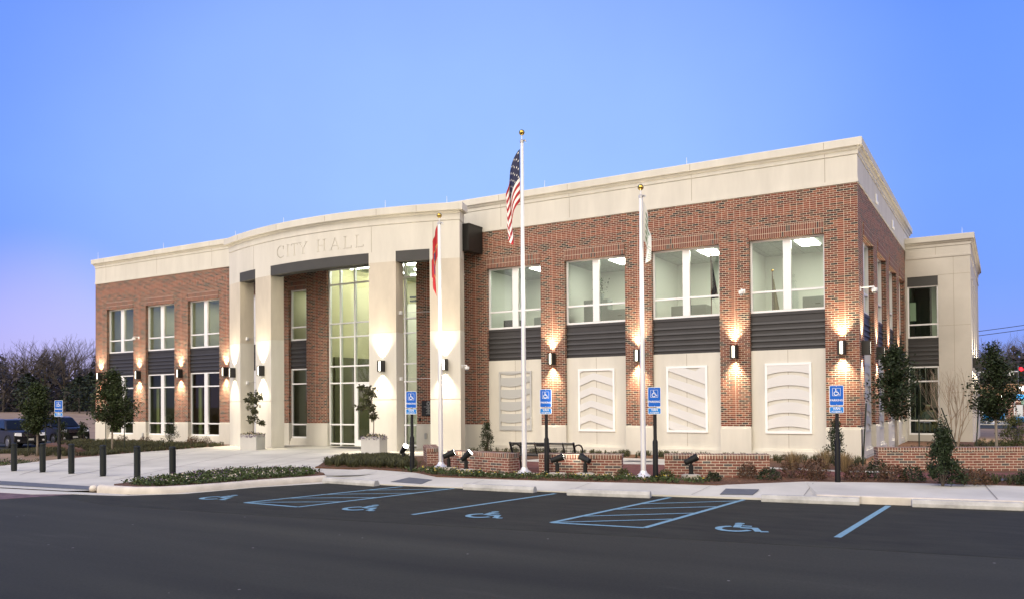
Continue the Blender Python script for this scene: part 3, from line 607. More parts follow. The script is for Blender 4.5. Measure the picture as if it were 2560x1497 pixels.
# stone parapet with stepped cornice, swept round the corner
def sweep(path, prof, closed_prof=True):
    mb = MB(); n = len(path); k = len(prof)
    for i in range(n):
        p = Vector(path[i]); ns = []
        if i > 0: t = (p-Vector(path[i-1])).normalized(); ns.append(Vector((t.y, -t.x)))
        if i < n-1: t = (Vector(path[i+1])-p).normalized(); ns.append(Vector((t.y, -t.x)))
        nn = ns[0] if len(ns) == 1 else (ns[0]+ns[1])/(1+ns[0].dot(ns[1]))
        for o_, z_ in prof: q = p+nn*o_; mb.v.append((q.x, q.y, z_))
    for i in range(n-1):
        for j in range(k):
            j2 = (j+1) % k; mb.f.append((i*k+j, (i+1)*k+j, (i+1)*k+j2, i*k+j2)); mb.m.append(0)
    mb.f.append(tuple(reversed(range(k)))); mb.m.append(0); mb.f.append(tuple((n-1)*k+j for j in range(k))); mb.m.append(0)
    return mb
def cornice_prof(zb, zt, back=-.35):
    return [(back, zb), (.03, zb), (.03, zb+.10), (.012, zb+.105), (.012, zt-.50), (.0, zt-.497), (.0, zt-.478), (.035, zt-.475), (.035, zt-.36), (.08, zt-.33), (.105, zt-.27), (.105, zt-.255), (.17, zt-.25), (.17, zt-.02), (.155, zt), (back, zt)]
pw_ = sweep([(-39.58, 16), (-39.58, 0), (0, 0), (0, 16)], cornice_prof(ZT+.002, 10.16))
for x in [-38.6, -34.2, -29.9, -13.0, -10.0, -5.3, -0.95]: bbox(pw_, FRONT, x-.007, x+.007, .0, .0145, ZT+.11, 9.66, 1); bbox(pw_, FRONT, x-.007, x+.007, .03, .0375, 9.70, 9.80, 1); bbox(pw_, FRONT, x-.007, x+.007, .15, .1725, 9.92, 10.13, 1)
for y in (4.0, 9.0): bbox(pw_, SIDE, y-.007, y+.007, .0, .0145, ZT+.11, 9.66, 1)
pw_.build('parapet', [ST, JT], H)
for y in (4.2, 9.2):
    mb = MB(); bbox(mb, SIDE, y-.12, y+.12, .013, .06, 8.98, 9.30); bbox(mb, SIDE, y-.05, y+.05, .06, .10, 8.92, 9.02); mb.build('overflow_scupper', WHT, H, bevel=.01)
rm = MB(); rm.box(-39.3, -.3, .3, 26, 9.35, 9.45); rm.build('roof', mat('roof_membrane', (.4, .4, .4), .9), H)
# back and far walls keep the block closed
bw_ = MB(); bw_.box(-39.58, 0.0, 25.9, 26.2, Z0, 9.3); bw_.box(-39.58, -39.3, .02, 25.9, Z0, 8.79); bw_.build('rear_wall', BR, H)
# lightning rods
for x, y, z, h in [(-39.5, .1, 10.16, .42), (-33.8, .1, 10.16, .36), (-28.3, .1, 10.16, .36), (-11.1, .1, 10.16, .32), (-5.5, .1, 10.16, .30), (-22.6, -2.2, 9.72, .32), (-17.0, -2.2, 9.72, .32), (-14.6, -1.4, 9.72, .32), (2.3, 14.5, 9.36, .35)]:
    mb = MB(); mb.tube([(x, y, z), (x, y, z+h)], [.010, .006], 5); mb.build('lightning_rod', WHT, H)

# ---------------- portico
PX, PY, PRD = -20.487, 16.45, 18.997
AA = (.145, .209, .284, .348)
def pa(a, r, z): return (PX+(PRD+r)*math.sin(a), PY-(PRD+r)*math.cos(a), z)
def arc_sweep(a0, a1, prof, n, mi=0, mb=None):
    mb = mb or MB(); k = len(prof); o = len(mb.v)
    for i in range(n+1):
        a = a0+(a1-a0)*i/n
        for r, z in prof: mb.v.append(pa(a, r, z))
    for i in range(n):
        for j in range(k):
            j2 = (j+1) % k; mb.f.append((o+i*k+j, o+(i+1)*k+j, o+(i+1)*k+j2, o+i*k+j2)); mb.m.append(mi)
    mb.f.append(tuple(o+j for j in reversed(range(k)))); mb.m.append(mi); mb.f.append(tuple(o+n*k+j for j in range(k))); mb.m.append(mi)
    return mb
ZE0, ZE1 = 8.0, 9.70
ent = arc_sweep(-AA[3], AA[3], [(-.66, ZE0), (0, ZE0), (0, ZE0+1.05), (-.66, ZE0+1.05)], 44)
ento = ent.build('entablature', ST, H)
def letters():
    """CITY HALL: serif capitals as closed prisms, cut into the stone"""
    w, s, t = .30, .05, .022       # cap width, stem, thin
    def rect(x0, x1, y0, y1): return [(x0, y0), (x1, y0), (x1, y1), (x0, y1)]
    I = [rect(.10, .10+s, 0, 1), rect(.04, .21, 0, t*1.3), rect(.04, .21, 1-t*1.3, 1)]
    T_ = [rect(.17, .17+s, 0, 1), rect(.02, .37, 1-t*1.8, 1), rect(.10, .29, 0, t*1.3), rect(.02, .02+t, .84, 1), rect(.37-t, .37, .84, 1)]
    Hh = [rect(.06, .06+s, 0, 1), rect(.36, .36+s, 0, 1), rect(.06, .41, .49, .49+t*1.5), rect(0, .17, 0, t*1.3), rect(.30, .47, 0, t*1.3), rect(0, .17, 1-t*1.3, 1), rect(.30, .47, 1-t*1.3, 1)]
    Ll = [rect(.06, .06+s, 0, 1), rect(0, .17, 1-t*1.3, 1), rect(0, .36, 0, t*1.7), rect(.36-t*1.2, .36, 0, .20)]
    A_ = [[(.02, 0), (.02+t*1.3, 0), (.25, .97), (.22, 1.0)], [(.20, 1.0), (.25, 1.0), (.46, 0), (.40, 0)], rect(.10, .38, .32, .32+t*1.5), rect(-.03, .13, 0, t*1.3), rect(.34, .52, 0, t*1.3)]
    Y_ = [rect(.19, .19+s, 0, .48), [(.0, 1), (.055, 1), (.24, .46), (.19, .46)], [(.39, 1), (.39+t*1.4, 1), (.235, .46), (.205, .46)], rect(-.04, .13, 1-t*1.3, 1), rect(.32, .48, 1-t*1.3, 1), rect(.12, .31, 0, t*1.3)]
    o_ = [(.26+.25*math.cos(R(a)), .5+.51*math.sin(R(a))) for a in range(48, 313, 12)]; i_ = [(.275+.195*math.cos(R(a)), .5+.475*math.sin(R(a))) for a in range(48, 313, 12)]
    C_ = []
    for k in range(len(o_)-1): C_.append([o_[k], o_[k+1], i_[k+1], i_[k]])
    C_.append(rect(.415, .44, .68, .98)); 
    return [C_, I, T_, Y_, None, Hh, A_, Ll, Ll], [.56, .30, .46, .62, .30, .66, .62, .52, .5]
def carve():
    G, adv = letters(); hgt = .50; tot = sum(adv); u0, u1 = -22.80, -17.82
    a0 = math.asin((u0-PX)/PRD); a1 = math.asin((u1-PX)/PRD); cut = MB(); x = 0.0; flo = MB()
    sc = (a1-a0)/tot
    for g, ad_ in zip(G, adv):
        if g:
            for q in g:
                f_ = []; bk = []
                for (px, py) in q:
                    a = a0+(x+px)*sc; z = 8.27+py*hgt; f_.append(pa(a, .05, z)); bk.append(pa(a, -.022, z))
                cut.add(f_+bk, [(0, 1, 2, 3), (7, 6, 5, 4), (0, 4, 5, 1), (1, 5, 6, 2), (2, 6, 7, 3), (3, 7, 4, 0)])
        x += ad_
    co = cut.build('lettering_cutter', ST)
    import bmesh
    b = bmesh.new(); b.from_mesh(co.data); bmesh.ops.recalc_face_normals(b, faces=b.faces); b.to_mesh(co.data); b.free()
    b = bmesh.new(); b.from_mesh(ento.data); bmesh.ops.recalc_face_normals(b, faces=b.faces); b.to_mesh(ento.data); b.free()
    md = ento.modifiers.new('carve', 'BOOLEAN'); md.operation = 'DIFFERENCE'; md.object = co; md.solver = 'EXACT'; md.use_self = True
    dg = bpy.context.evaluated_depsgraph_get(); me = bpy.data.meshes.new_from_object(ento.evaluated_get(dg))
    ento.modifiers.remove(md); old = ento.data
    if len(me.polygons) > len(old.polygons)+40: ento.data = me
    bpy.data.objects.remove(co)
carve()
cp = [(-.66, 9.052), (-.012, 9.052), (-.012, 9.07), (.022, 9.075), (.022, 9.33), (.07, 9.36), (.10, 9.40), (.10, 9.415), (.20, 9.42), (.20, 9.68), (.18, 9.70), (-.66, 9.70)]
cpm = arc_sweep(-AA[3]-.001, AA[3]+.001, cp, 44)
for s in (-1, 1): arc_sweep(s*(AA[3]+.0012), s*(AA[3]+.0085), [(-.66, 9.42), (.20, 9.42), (.20, 9.68), (.18, 9.70), (-.66, 9.70)] if s > 0 else [(-.66, 9.70), (.18, 9.70), (.20, 9.68), (.20, 9.42), (-.66, 9.42)], 1, mb=cpm)
for a in (-.275, -.11, .04, .17, .26): arc_sweep(a-.0004, a+.0004, [(.2, 9.44), (.203, 9.44), (.203, 9.66), (.2, 9.66)], 1, 1, cpm); 
cpm.build('portico_cornice', [ST, JT], H)
for a in (-.216, .152, .292): arc_sweep(a-.0004, a+.0004, [(0, 8.02), (.003, 8.02), (.003, 9.04), (0, 9.04)], 1, 0).build('entablature_joint', JT, H)

def column(a0, a1):
    mb = MB()
    for z0, z1, m_, ins in ((Z0, 2.185, 0, 0), (2.185, 2.215, 0, .018), (2.215, 4.83, 0, 0), (4.83, 4.842, 0, .010), (4.842, 7.6, 1, .002), (7.6, ZE0-.001, 2, 0)):
        da = ins/PRD
        arc_sweep(a0+da, a1-da, [(-.66+ins, z0), (-ins, z0), (-ins, z1), (-.66+ins, z1)], 4, m_, mb)
    return mb.build('portico_column', [ST, ST2, ST], H)
for a0, a1 in ((-AA[3], -AA[2]), (-AA[1], -AA[0]), (AA[0], AA[1]), (AA[2], AA[3])): column(a0, a1)
for a0, a1 in ((-AA[2], -AA[1]), (-AA[0], AA[0]), (AA[1], AA[2])):
    arc_sweep(a0+.0002, a1-.0002, [(-.50, 7.585), (.012, 7.585), (.012, ZE0-.002), (-.50, ZE0-.002)], 16).build('portico_beam', BMS, H)
sm = MB(); n_ = 30
for i in range(n_):
    a = -AA[3]+(2*AA[3])*i/n_; b = -AA[3]+(2*AA[3])*(i+1)/n_; p, q = pa(a, -.5, 8.12), pa(b, -.5, 8.12)
    sm.hexa([p, q, (q[0], -.005, 8.12), (p[0], -.005, 8.12), (p[0], p[1], 8.3), (q[0], q[1], 8.3), (q[0], -.005, 8.3), (p[0], -.005, 8.3)])
sm.build('portico_soffit', SOF, H)
for s in (-1, 1):
    x = PX+s*6.47; mb = MB(); mb.box(x-.15, x+.15, -1.0, -.005, 7.93, 8.96); mb.box(x-.17, x+.17, -1.0, -.03, 8.96, 8.99); mb.build('return_beam', mat('return_metal', (.022, .021, .02), .45, .3), H)

# ---------------- stone rear wing on the right
def wing():
    us = [0.0, .08, 1.33, 2.62]; zs = [Z0, .46, 3.55, 3.58, 4.84, 7.15, 7.18, 7.60, 8.40]
    mb = MB(); facade(mb, WING, us, zs, lambda u, z: None if .08 < u < 1.33 and .46 < z < 7.60 else 0, .25)
    w2 = [15.6, 16.6, 18.6, 19.6, 21.6, 22.6]; us2 = [0.0, 11.9]+[x-14.1 for x in w2]
    facade(mb, WSIDE, us2, zs, lambda u, z: None if any(a-14.1 < u < b-14.1 for a, b in ((15.6, 16.6), (18.6, 19.6), (21.6, 22.6))) and .46 < z < 7.60 else 0, .25)
    for x in (1.95,): bbox(mb, WING, x-.006, x+.006, 0, .003, .3, 8.6, 1)
    for z in (2.35, 5.35, 7.62): bbox(mb, WING, 1.34, 2.60, 0, .0035, z-.006, z+.006, 1)
    mb.build('rear_wing_wall', [STG, JT], H)
    sw_ = sweep([(0.02, 14.1), (2.62, 14.1), (2.62, 26)], [(o, z-.80) for o, z in cornice_prof(9.2, 10.16, -.3)])
    for x in (1.25,): bbox(sw_, WING, x-.007, x+.007, .0, .0145, 8.52, 9.3, 1)
    sw_.build('rear_wing_parapet', [STG, JT], H)
    rr = MB(); rr.box(.01, 2.4, 14.3, 25.9, 8.9, 9.0); rr.build('rear_wing_roof', mat('roof_membrane'), H)
    window(WING, .08, 1.33, 4.84, 7.18, [], [5.45], .08, g=GLD); window(WING, .08, 1.33, .46, 3.55, [], [2.88, 1.10], .08, g=GLD)
    ribs(WING, .082, 1.328, 3.552, 4.838, .08); bm = MB(); bbox(bm, WING, .082, 1.328, -.24, -.02, 7.182, 7.598); bm.build('header_panel', BMS, H)
    for a in (15.6, 18.6, 21.6): window(WSIDE, a-14.1, a-13.1, .46, 7.6, [], [1.1, 2.9, 4.84, 5.45], .15, g=GLD)
wing()

# ---------------- rooms behind the glass
def room(x0, x1, y0, y1, z0, z1, lights, wall=INW, ceil=INC, floor=INF, estr=LIT, back=None):
    mb = MB(); P = lambda x, y, z: (x, y, z)
    mb.quad(P(x0, y0, z0), P(x1, y0, z0), P(x1, y1, z0), P(x0, y1, z0), 0)
    mb.quad(P(x0, y0, z1), P(x0, y1, z1), P(x1, y1, z1), P(x1, y0, z1), 1)
    mb.quad(P(x0, y1, z0), P(x1, y1, z0), P(x1, y1, z1), P(x0, y1, z1), 2)
    mb.quad(P(x0, y0, z0), P(x0, y1, z0), P(x0, y1, z1), P(x0, y0, z1), 2); mb.quad(P(x1, y0, z0), P(x1, y0, z1), P(x1, y1, z1), P(x1, y1, z0), 2)
    mb.build('room_lining', [floor, ceil, back or wall], H)
    for (a, b, c, d) in lights:
        lm = MB(); lm.box(a, b, c, d, z1-.03, z1-.008); lm.build('ceiling_light', estr, H)
for i in (7, 8, 9, 10):
    a, b = BAYS[i]; room(a-.45, b+.45, .36, 4.0, 4.5, 7.42, [(b-1.15, b-.55, 1.2, 2.4)], wall=mat('office_wall', (.74, .77, .71), .85))
for i in (0, 1, 2, 3):
    a, b = BAYS[i]; room(a-.45, b+.45, .36, 4.4, 4.5, 7.46, [(a+.6, a+1.8, 1.6, 2.2)] if i != 0 else [(a+1.5, a+2.1, 1.4, 2.4)], estr=LIT2, wall=INW)
    room(a-.45, b+.45, .36, 5.2, .2, 4.2, [(a+.4, a+1.2, 3.4, 3.7)] if i in (1, 2) else [(a+.4, a+.8, 4.0, 4.2)], wall=INP if i != 2 else mat('dim_wall', (.22, .13, .07), .8), ceil=mat('dim_ceiling', (.2, .24, .2), .9), estr=mat('lamp_weak', (1, 1, 1), .6, emit=(1, .93, .75), estr=2.2))
for i in (4, 6):
    a, b = BAYS[i]; room(a-.4, b+.4, .36, 4.0, 4.6, 7.46, [(a+.3, a+1.1, 1.2, 1.7)], estr=LIT2); room(a-.4, b+.4, .36, 4.5, .2, 4.2, [(a+.4, a+.8, 3.0, 3.4)], wall=INP, estr=LIT2)
room(CW0-.1, CW1+.1, .40, 7.5, .2, 8.3, [], wall=mat('lobby_wall', (.70, .67, .42), .8), floor=mat('lobby_floor', (.22, .2, .15), .4))
for k, (x, y, ln) in enumerate([(-21.9, 1.2, 1.6), (-21.4, 2.3, 1.6), (-20.4, 1.7, 1.8), (-19.6, 3.0, 1.8), (-18.6, 1.4, 1.6), (-18.9, 4.6, 2.0), (-20.9, 4.4, 2.0), (-17.9, 2.9, 0.6), (-22.0, 3.4, 1.4), (-20.2, 5.6, 1.6)]):
    mb = MB(); mb.box(x, x+ln, y, y+.10, 8.20, 8.27); mb.build('linear_light', LIT if k % 2 else LIT, H)
mb = MB()
for x in (-21.9, -19.2): 
    for k in range(3): mb.box(x, x+1.6, 5.6, 5.7, 7.35-.18*k, 7.44-.18*k)
mb.build('return_grille', INK, H)
mb = MB(); mb.box(-21.3, -20.3, 4.5, 5.0, .2, 6.9); mb.box(-18.4, -17.4, 6.0, 6.3, .2, 5.0); mb.build('lobby_wall_panel', mat('lobby_white', (.75, .75, .66), .8), H)
mb = MB(); mb.box(-22.2, -17.3, 6.4, 7.4, 4.2, 4.5); mb.box(-22.2, -17.3, 6.4, 6.42, 4.5, 5.4); mb.build('lobby_balcony', INP, H)
mb = MB(); mb.box(-22.25, -17.2, 7.30, 7.45, .2, 4.19); mb.build('lobby_lower_wall', mat('lobby_olive_shaded', (.15, .155, .075), .8), H)  # shade painted in: dark olive makes the lower lobby look less lit
mb = MB(); mb.box(-22.3, -22.2, .5, 7.2, .2, 4.19); mb.build('lobby_side_wall', mat('lobby_olive_shaded'), H)
mb = MB(); mb.box(-21.1, -20.95, 5.2, 5.3, .9, 2.6); mb.box(-20.94, -20.5, 5.2, 5.25, 1.5, 1.95); mb.build('lobby_notice_board', INK, H)
room(.03, 2.4, 14.42, 18.5, 4.5, 7.6, [(.9, 1.3, 15.4, 16.2)], wall=INK, back=INK, estr=LIT2); room(.03, 2.4, 14.42, 19, .2, 4.1, [(.5, .56, 15.2, 16.4), (.8, .86, 15.2, 16.4), (1.1, 1.16, 15.4, 16.6), (1.35, 1.5, 16.0, 16.5)], wall=INK, ceil=INK, floor=INK)
mb = MB(); mb.box(1.0, 1.9, 15.2, 15.25, 4.6, 7.5); mb.box(.1, .35, 15.0, 15.05, 5.7, 6.55); mb.build('blind', mat('pale_blind', (.62, .68, .62), .8, emit=(.6, .7, .6), estr=.25) if False else mat('pale_blind', (.66, .72, .66), .8), H)
mb = MB()
for x in (.2, .42, .66): mb.box(x, x+.03, 15.6, 15.63, .3, 4.0)
mb.build('drapery_rail', mat('rail_grey', (.3, .3, .25), .6), H)
for i in (0, 1, 2, 3):
    a, b = BAYS[i]; mb = MB(); mb.box(a+.03, a+.25, .62, .70, .25, 2.95); mb.build('curtain', mat('curtain_olive', (.42, .40, .22), .9), H)

# ================================================================== wall lamps (each with its two real beams)
def lamp_spot(parent, loc, dirz, e, size=62, tilt=0.0):
    l = bpy.data.lights.new('lamp_beam', 'SPOT'); l.energy = e; l.spot_size = R(size); l.spot_blend = 1.0; l.shadow_soft_size = 0.06; l.color = (1.0, 0.84, 0.58)
    o = bpy.data.objects.new('lamp_beam', l); COL.objects.link(o); o.parent = parent; o.location = loc
    o.rotation_euler = (tilt, 0, 0) if dirz < 0 else (PI-tilt, 0, 0)
    return o
def make_lamp():
    """local: wall at y=0, lamp sticks out to -y"""
    t = thing('wall_lamp', '', 'wall lamp', group='up and down wall lamps on the facade')
    h, w, d = .44, .12, .28
    b = MB()
    # half-round bronze shield: back box, two cheeks with rounded fronts
    for s in (-1, 1):
        pts = [(s*w, 0), (s*w, -d*.55)]+[(s*(w-.03*(1-math.cos(R(a)))), -d*.55-.10*math.sin(R(a))) for a in (30, 60, 90)]+[(s*(w-.070), -d*.55-.10), (s*(w-.070), 0)]
        b.prism([(x, y, -h/2) for x, y in pts], (0, 0, h), 0)
    b.box(-w+.071, w-.071, -.04, -.002, -h/2+.02, h/2-.02, 0)
    b.build('housing', BRZ, t)
    g = MB(); pts = [(-.031, -.06)]+[(.031*math.sin(R(a)), -d*.55-.075-.022*math.cos(R(a))) for a in range(-90, 91, 30)]+[(.031, -.06)]
    g.prism([(x, y, -h/2+.03) for x, y in pts], (0, 0, h-.06), 0); g.build('lens', LENS, t)
    lamp_spot(t, (0, -.15, h/2+.01), 1, 400, 88, R(2)); lamp_spot(t, (0, -.15, -h/2-.01), -1, 400, 88, R(2))
    return t
lampA = make_lamp(); used = []
def put_lamp(x, y, z, rz, label):
    if not used: used.append(1); lampA.location = (x, y, z); lampA.rotation_euler = (0, 0, rz); lampA['label'] = label
    else: dup(lampA, (x, y, z), rz, label)
def pc(i): return (PR[i][0]+PR[i][1])/2
for i, lb in ((0, 'bronze wall lamp on the outermost brick pier of the left wing, beside the tree'), (1, 'bronze wall lamp on brick pier between first and second windows of the left wing'), (2, 'bronze wall lamp on brick pier between second and third windows of the left wing'), (3, 'bronze wall lamp on the brick pier touching the portico, left of its first column'),
              (8, 'bronze wall lamp on brick pier above the sign beside the tallest flagpole'), (9, 'bronze wall lamp half hidden by the flagpole with the white and green flag'), (10, 'bronze wall lamp on brick pier just left of the arched-stripe panel'), (11, 'bronze wall lamp on the front of the corner brick pier')):
    put_lamp(pc(i), -.001, 3.68, 0, lb)
for k, lb in ((( -.316), 'bronze wall lamp on the leftmost stone portico column'), ((-.177), 'bronze wall lamp on the second portico column, above the smaller potted tree'), ((.177), 'bronze wall lamp on the third portico column, above the bigger potted tree'), ((.316), 'bronze wall lamp on the portico column behind the red flag')):
    p = pa(k, .001, 3.52); put_lamp(p[0], p[1], p[2], k, lb)
for y, lb in ((.52, 'black wall lamp seen edge-on, nearest the corner on the side wall'), (3.99, 'black wall lamp seen edge-on, second from the corner on the side wall'), (7.48, 'black wall lamp seen edge-on, third from the corner on the side wall'), (10.99, 'black wall lamp seen edge-on, farthest on the brick side wall')):
    put_lamp(.001, y, 3.68, PI/2, lb)
for y, lb in ((15.0, 'black wall lamp on the stone rear wing, above the right-hand round tree'), (18.0, 'second black wall lamp on the side of the stone rear wing'), (21.0, 'farthest black wall lamp on the side of the stone rear wing')): put_lamp(2.621, y, 3.68, PI/2, lb)

# ================================================================== art panels
ARTM = mat('white_metal_panel', (0.66, 0.66, 0.655), 0.5); ARTG = mat('grey_metal_panel', (0.42, 0.43, 0.42), 0.5)
def art_panel(bay, kind, label, frame_m=WHT, band_m=ARTM):
    a, b = BAYS[bay]; c = (a+b)/2; w, z0, z1 = .735, .97, 3.27
    t = thing('art_panel', label, 'wall art', (c, .13-.012, z0), 0, 'metal relief panels on the stone bays'); h = z1-z0
    f = MB(); q = .075
    f.box(-w, -w+q, -.03, .002, 0, h); f.box(w-q, w, -.03, .002, 0, h); f.box(-w+q, w-q, -.028, .002, 0, q); f.box(-w+q, w-q, -.028, .002, h-q, h)
    for x in (-w+q/2, w-q/2):
        for z in (q/2, h/2, h-q/2): f.lathe([(.012, 0), (.012, .03)], (x, -.085+.04, z), 6) if False else f.box(x-.012, x+.012, -.038, .012, z-.012, z+.012)
    f.build('panel_frame', frame_m, t)
    x0, x1 = -w+q, w-q; n = 16; zmax = h-q; zmin = q
    def band(f0, f1):
        bd = MB()
        for i in range(n):
            u0, u1 = i/n, (i+1)/n; xa, xb = x0+(x1-x0)*u0, x0+(x1-x0)*u1
            A = [max(zmin, min(zmax, v)) for v in (f0(u0), f0(u1), f1(u1), f1(u0))]
            if max(A[2]-A[1], A[3]-A[0]) < .004: continue
            bd.hexa([(xa, -.020, A[0]), (xb, -.020, A[1]), (xb, -.008, A[1]), (xa, -.008, A[0]), (xa, -.020, A[3]), (xb, -.020, A[2]), (xb, -.008, A[2]), (xa, -.008, A[3])])
        if bd.f: bd.build('relief_band', band_m, t)
    if kind == 'arch':
        sh = lambda u: .16*(1-(2*u-1.12)**2)-.06*u
        for k in range(6): zb = -.28+.445*k; band(lambda u, z=zb: z+sh(u)*.55, lambda u, z=zb: z+.30+sh(u)*.9)
    elif kind == 'bowl':
        sh = lambda u: .30*(u-.35)**2
        for k in range(6): zb = -.18+.47*k; band(lambda u, z=zb: z+sh(u)*1.6, lambda u, z=zb: z+.35+sh(u)*.4)
    elif kind == 'diag':
        for k in range(5): zb = .15+.50*k; band(lambda u, z=zb: z-.50*u, lambda u, z=zb: z+.27-.42*u if z < 2.0 else max(z+.27-.42*u, z-.10+(u-.70)*1.2))
    else:
        pk = .42
        for k in range(6):
            zb = -.10+.50*k; p = pk-.04*(4-k); ss = lambda u, p=p: -.42*abs(u-p)*(1.0 if u > p else 1.25)
            band(lambda u, z=zb, s_=ss: z+s_(u), lambda u, z=zb, s_=ss: z+.25+s_(u)*.9)
art_panel(7, 'bowl', 'grey metal relief panel with sagging curved bands, behind the tallest flagpole', mat('grey_frame', (.48, .49, .48), .4, .3), ARTG)
art_panel(8, 'chevron', 'white framed relief panel with peaked chevron bands')
art_panel(9, 'diag', 'white framed relief panel with straight bands slanting down to the right')
art_panel(10, 'arch', 'white framed relief panel with arched bands, on the bay nearest the corner')
for k, (a, b) in enumerate(SB):
    t = thing('art_panel', ['relief panel on the side wall, in the bay nearest the corner', 'relief panel in the second bay of the side wall', 'relief panel in the third bay of the side wall', 'relief panel in the farthest bay of the side wall'][k], 'wall art', (-.118, (a+b)/2, .97), PI/2, 'metal relief panels on the stone bays')
    f = MB(); w, q, h = .735, .075, 2.3
    f.box(-w, -w+q, -.03, .002, 0, h); f.box(w-q, w, -.03, .002, 0, h); f.box(-w+q, w-q, -.028, .002, 0, q); f.box(-w+q, w-q, -.028, .002, h-q, h); f.build('panel_frame', mat('grey_frame'), t)
    bd = MB()
    for m_ in range(5):
        pts = [(-w+q+(2*w-2*q)*i/10, .2+.42*m_+.10*math.sin(PI*i/10)) for i in range(11)]
        bd.prism([(x, -.020, z) for x, z in pts]+[(x, -.020, z+.25) for x, z in reversed(pts)], (0, .012, 0))
    bd.build('relief_band', ARTG, t)

# ================================================================== cameras, plaque, small wall boxes
def cctv(x, y, z, rz, label, arm=.30):
    t = thing('security_camera', label, 'security camera', (x, y, z), rz, 'white security cameras')
    m = MB(); m.box(-.05, .05, -.03, -.001, -.06, .08); m.tube([(0, -.03, .04), (0, -arm, .05), (0, -arm-.02, .0)], .022, 6); m.build('bracket', WHT, t, bevel=.006)
    m = MB(); m.lathe([(.085, .0), (.09, -.06), (.075, -.11)], (0, -arm-.02, -.0), 12); m.build('camera_hood', WHT, t, smooth=40)
    m = MB(); m.ball((0, -arm-.02, -.12), .062, 10, 0); m.build('dome', mat('smoked_dome', (.16, .16, .17), .15), t, smooth=True)
cctv(-35.7, -.001, 5.66, 0, 'white security camera on the left wing beside the first upper window')
cctv(-3.55, -.001, 5.66, 0, 'white security camera on the brick pier between the last two upper windows')
cctv(.001, .25, 5.50, PI/2, 'white security camera on an arm at the building corner', .40)
p = pa(.348, -.2, 3.45); cctv(p[0]+.001, p[1], 3.45, PI/2, 'white security camera on the side of the right portico column', .22)
for a0, z, lb in ((-.284, 5.05, 'small white sensor with a thin rod across the left portico gap, upper'), (-.284, 3.05, 'small white sensor with a thin rod across the left portico gap, lower'), (.209, 5.62, 'small white sensor with a thin rod across the right portico gap, upper'), (.209, 3.02, 'small white sensor with a thin rod across the right portico gap, lower')):
    p = Vector(pa(a0, -.3, z)); p2 = Vector(pa(a0+.073, -.3, z)); t = thing('beam_sensor', lb, 'sensor', p, 0, 'rod sensors between portico columns')
    m = MB(); d = (p2-p); m.tube([d*.02, d*.96], .008, 5); m.build('rod', mat('steel', (.45, .45, .46), .35, .8), t)
    m = MB(); m.box(.01, .10, -.06, .06, -.07, .07); m.build('sensor_box', WHT, t, bevel=.01)
pl = thing('plaque', 'black dedication plaque with a round seal and lines of small lettering on brick', 'plaque', (-16.57, -.03, 1.84))
m = MB(); m.box(-.36, .36, 0, .029, -.32, .32); m.build('plate', mat('plaque_black', (.012, .012, .012), .35, .2), pl, bevel=.008)
m = MB(); GRY = mat('plaque_silver', (.35, .35, .34), .4, .6); TP = lambda u, v: (u-.0, -.0015, v)
for q in ribbon([(.10*math.cos(R(a)), .20+.10*math.sin(R(a))) for a in range(0, 361, 20)], .012): m.add([TP(*p) for p in q], [(0, 1, 2, 3)])
for q in ribbon([(.06*math.cos(R(a)), .20+.06*math.sin(R(a))) for a in range(0, 361, 30)], .03): m.add([TP(*p) for p in q], [(0, 1, 2, 3)])
for k in range(9): w = .24 if k == 0 else .05+.04*((k*7) % 3); z = .07-.036*k; m.quad(TP(-w, z-.009), TP(w, z-.009), TP(w, z+.009), TP(-w, z+.009))
m.build('engraving', GRY, pl)
eb = MB(); eb.box(-16.76, -16.64, -.075, -.021, .58, .82); tag(eb.build('outlet_box', mat('outlet_grey', (.35, .36, .36), .5), bevel=.02), 'small grey outlet box on the stone pier base below the plaque', 'outlet box')
eb = MB(); eb.box(-35.4, -35.28, -.07, -.021, .35, .62); tag(eb.build('outlet_box', mat('outlet_grey'), bevel=.02), 'small grey outlet box on the left wing stone base', 'outlet box')
eb = MB(); eb.box(-17.08, -16.98, -.05, -.001, 1.32, 1.45); tag(eb.build('call_button', mat('plaque_black'), bevel=.01), 'small black call button on brick beside the plaque', 'call button')

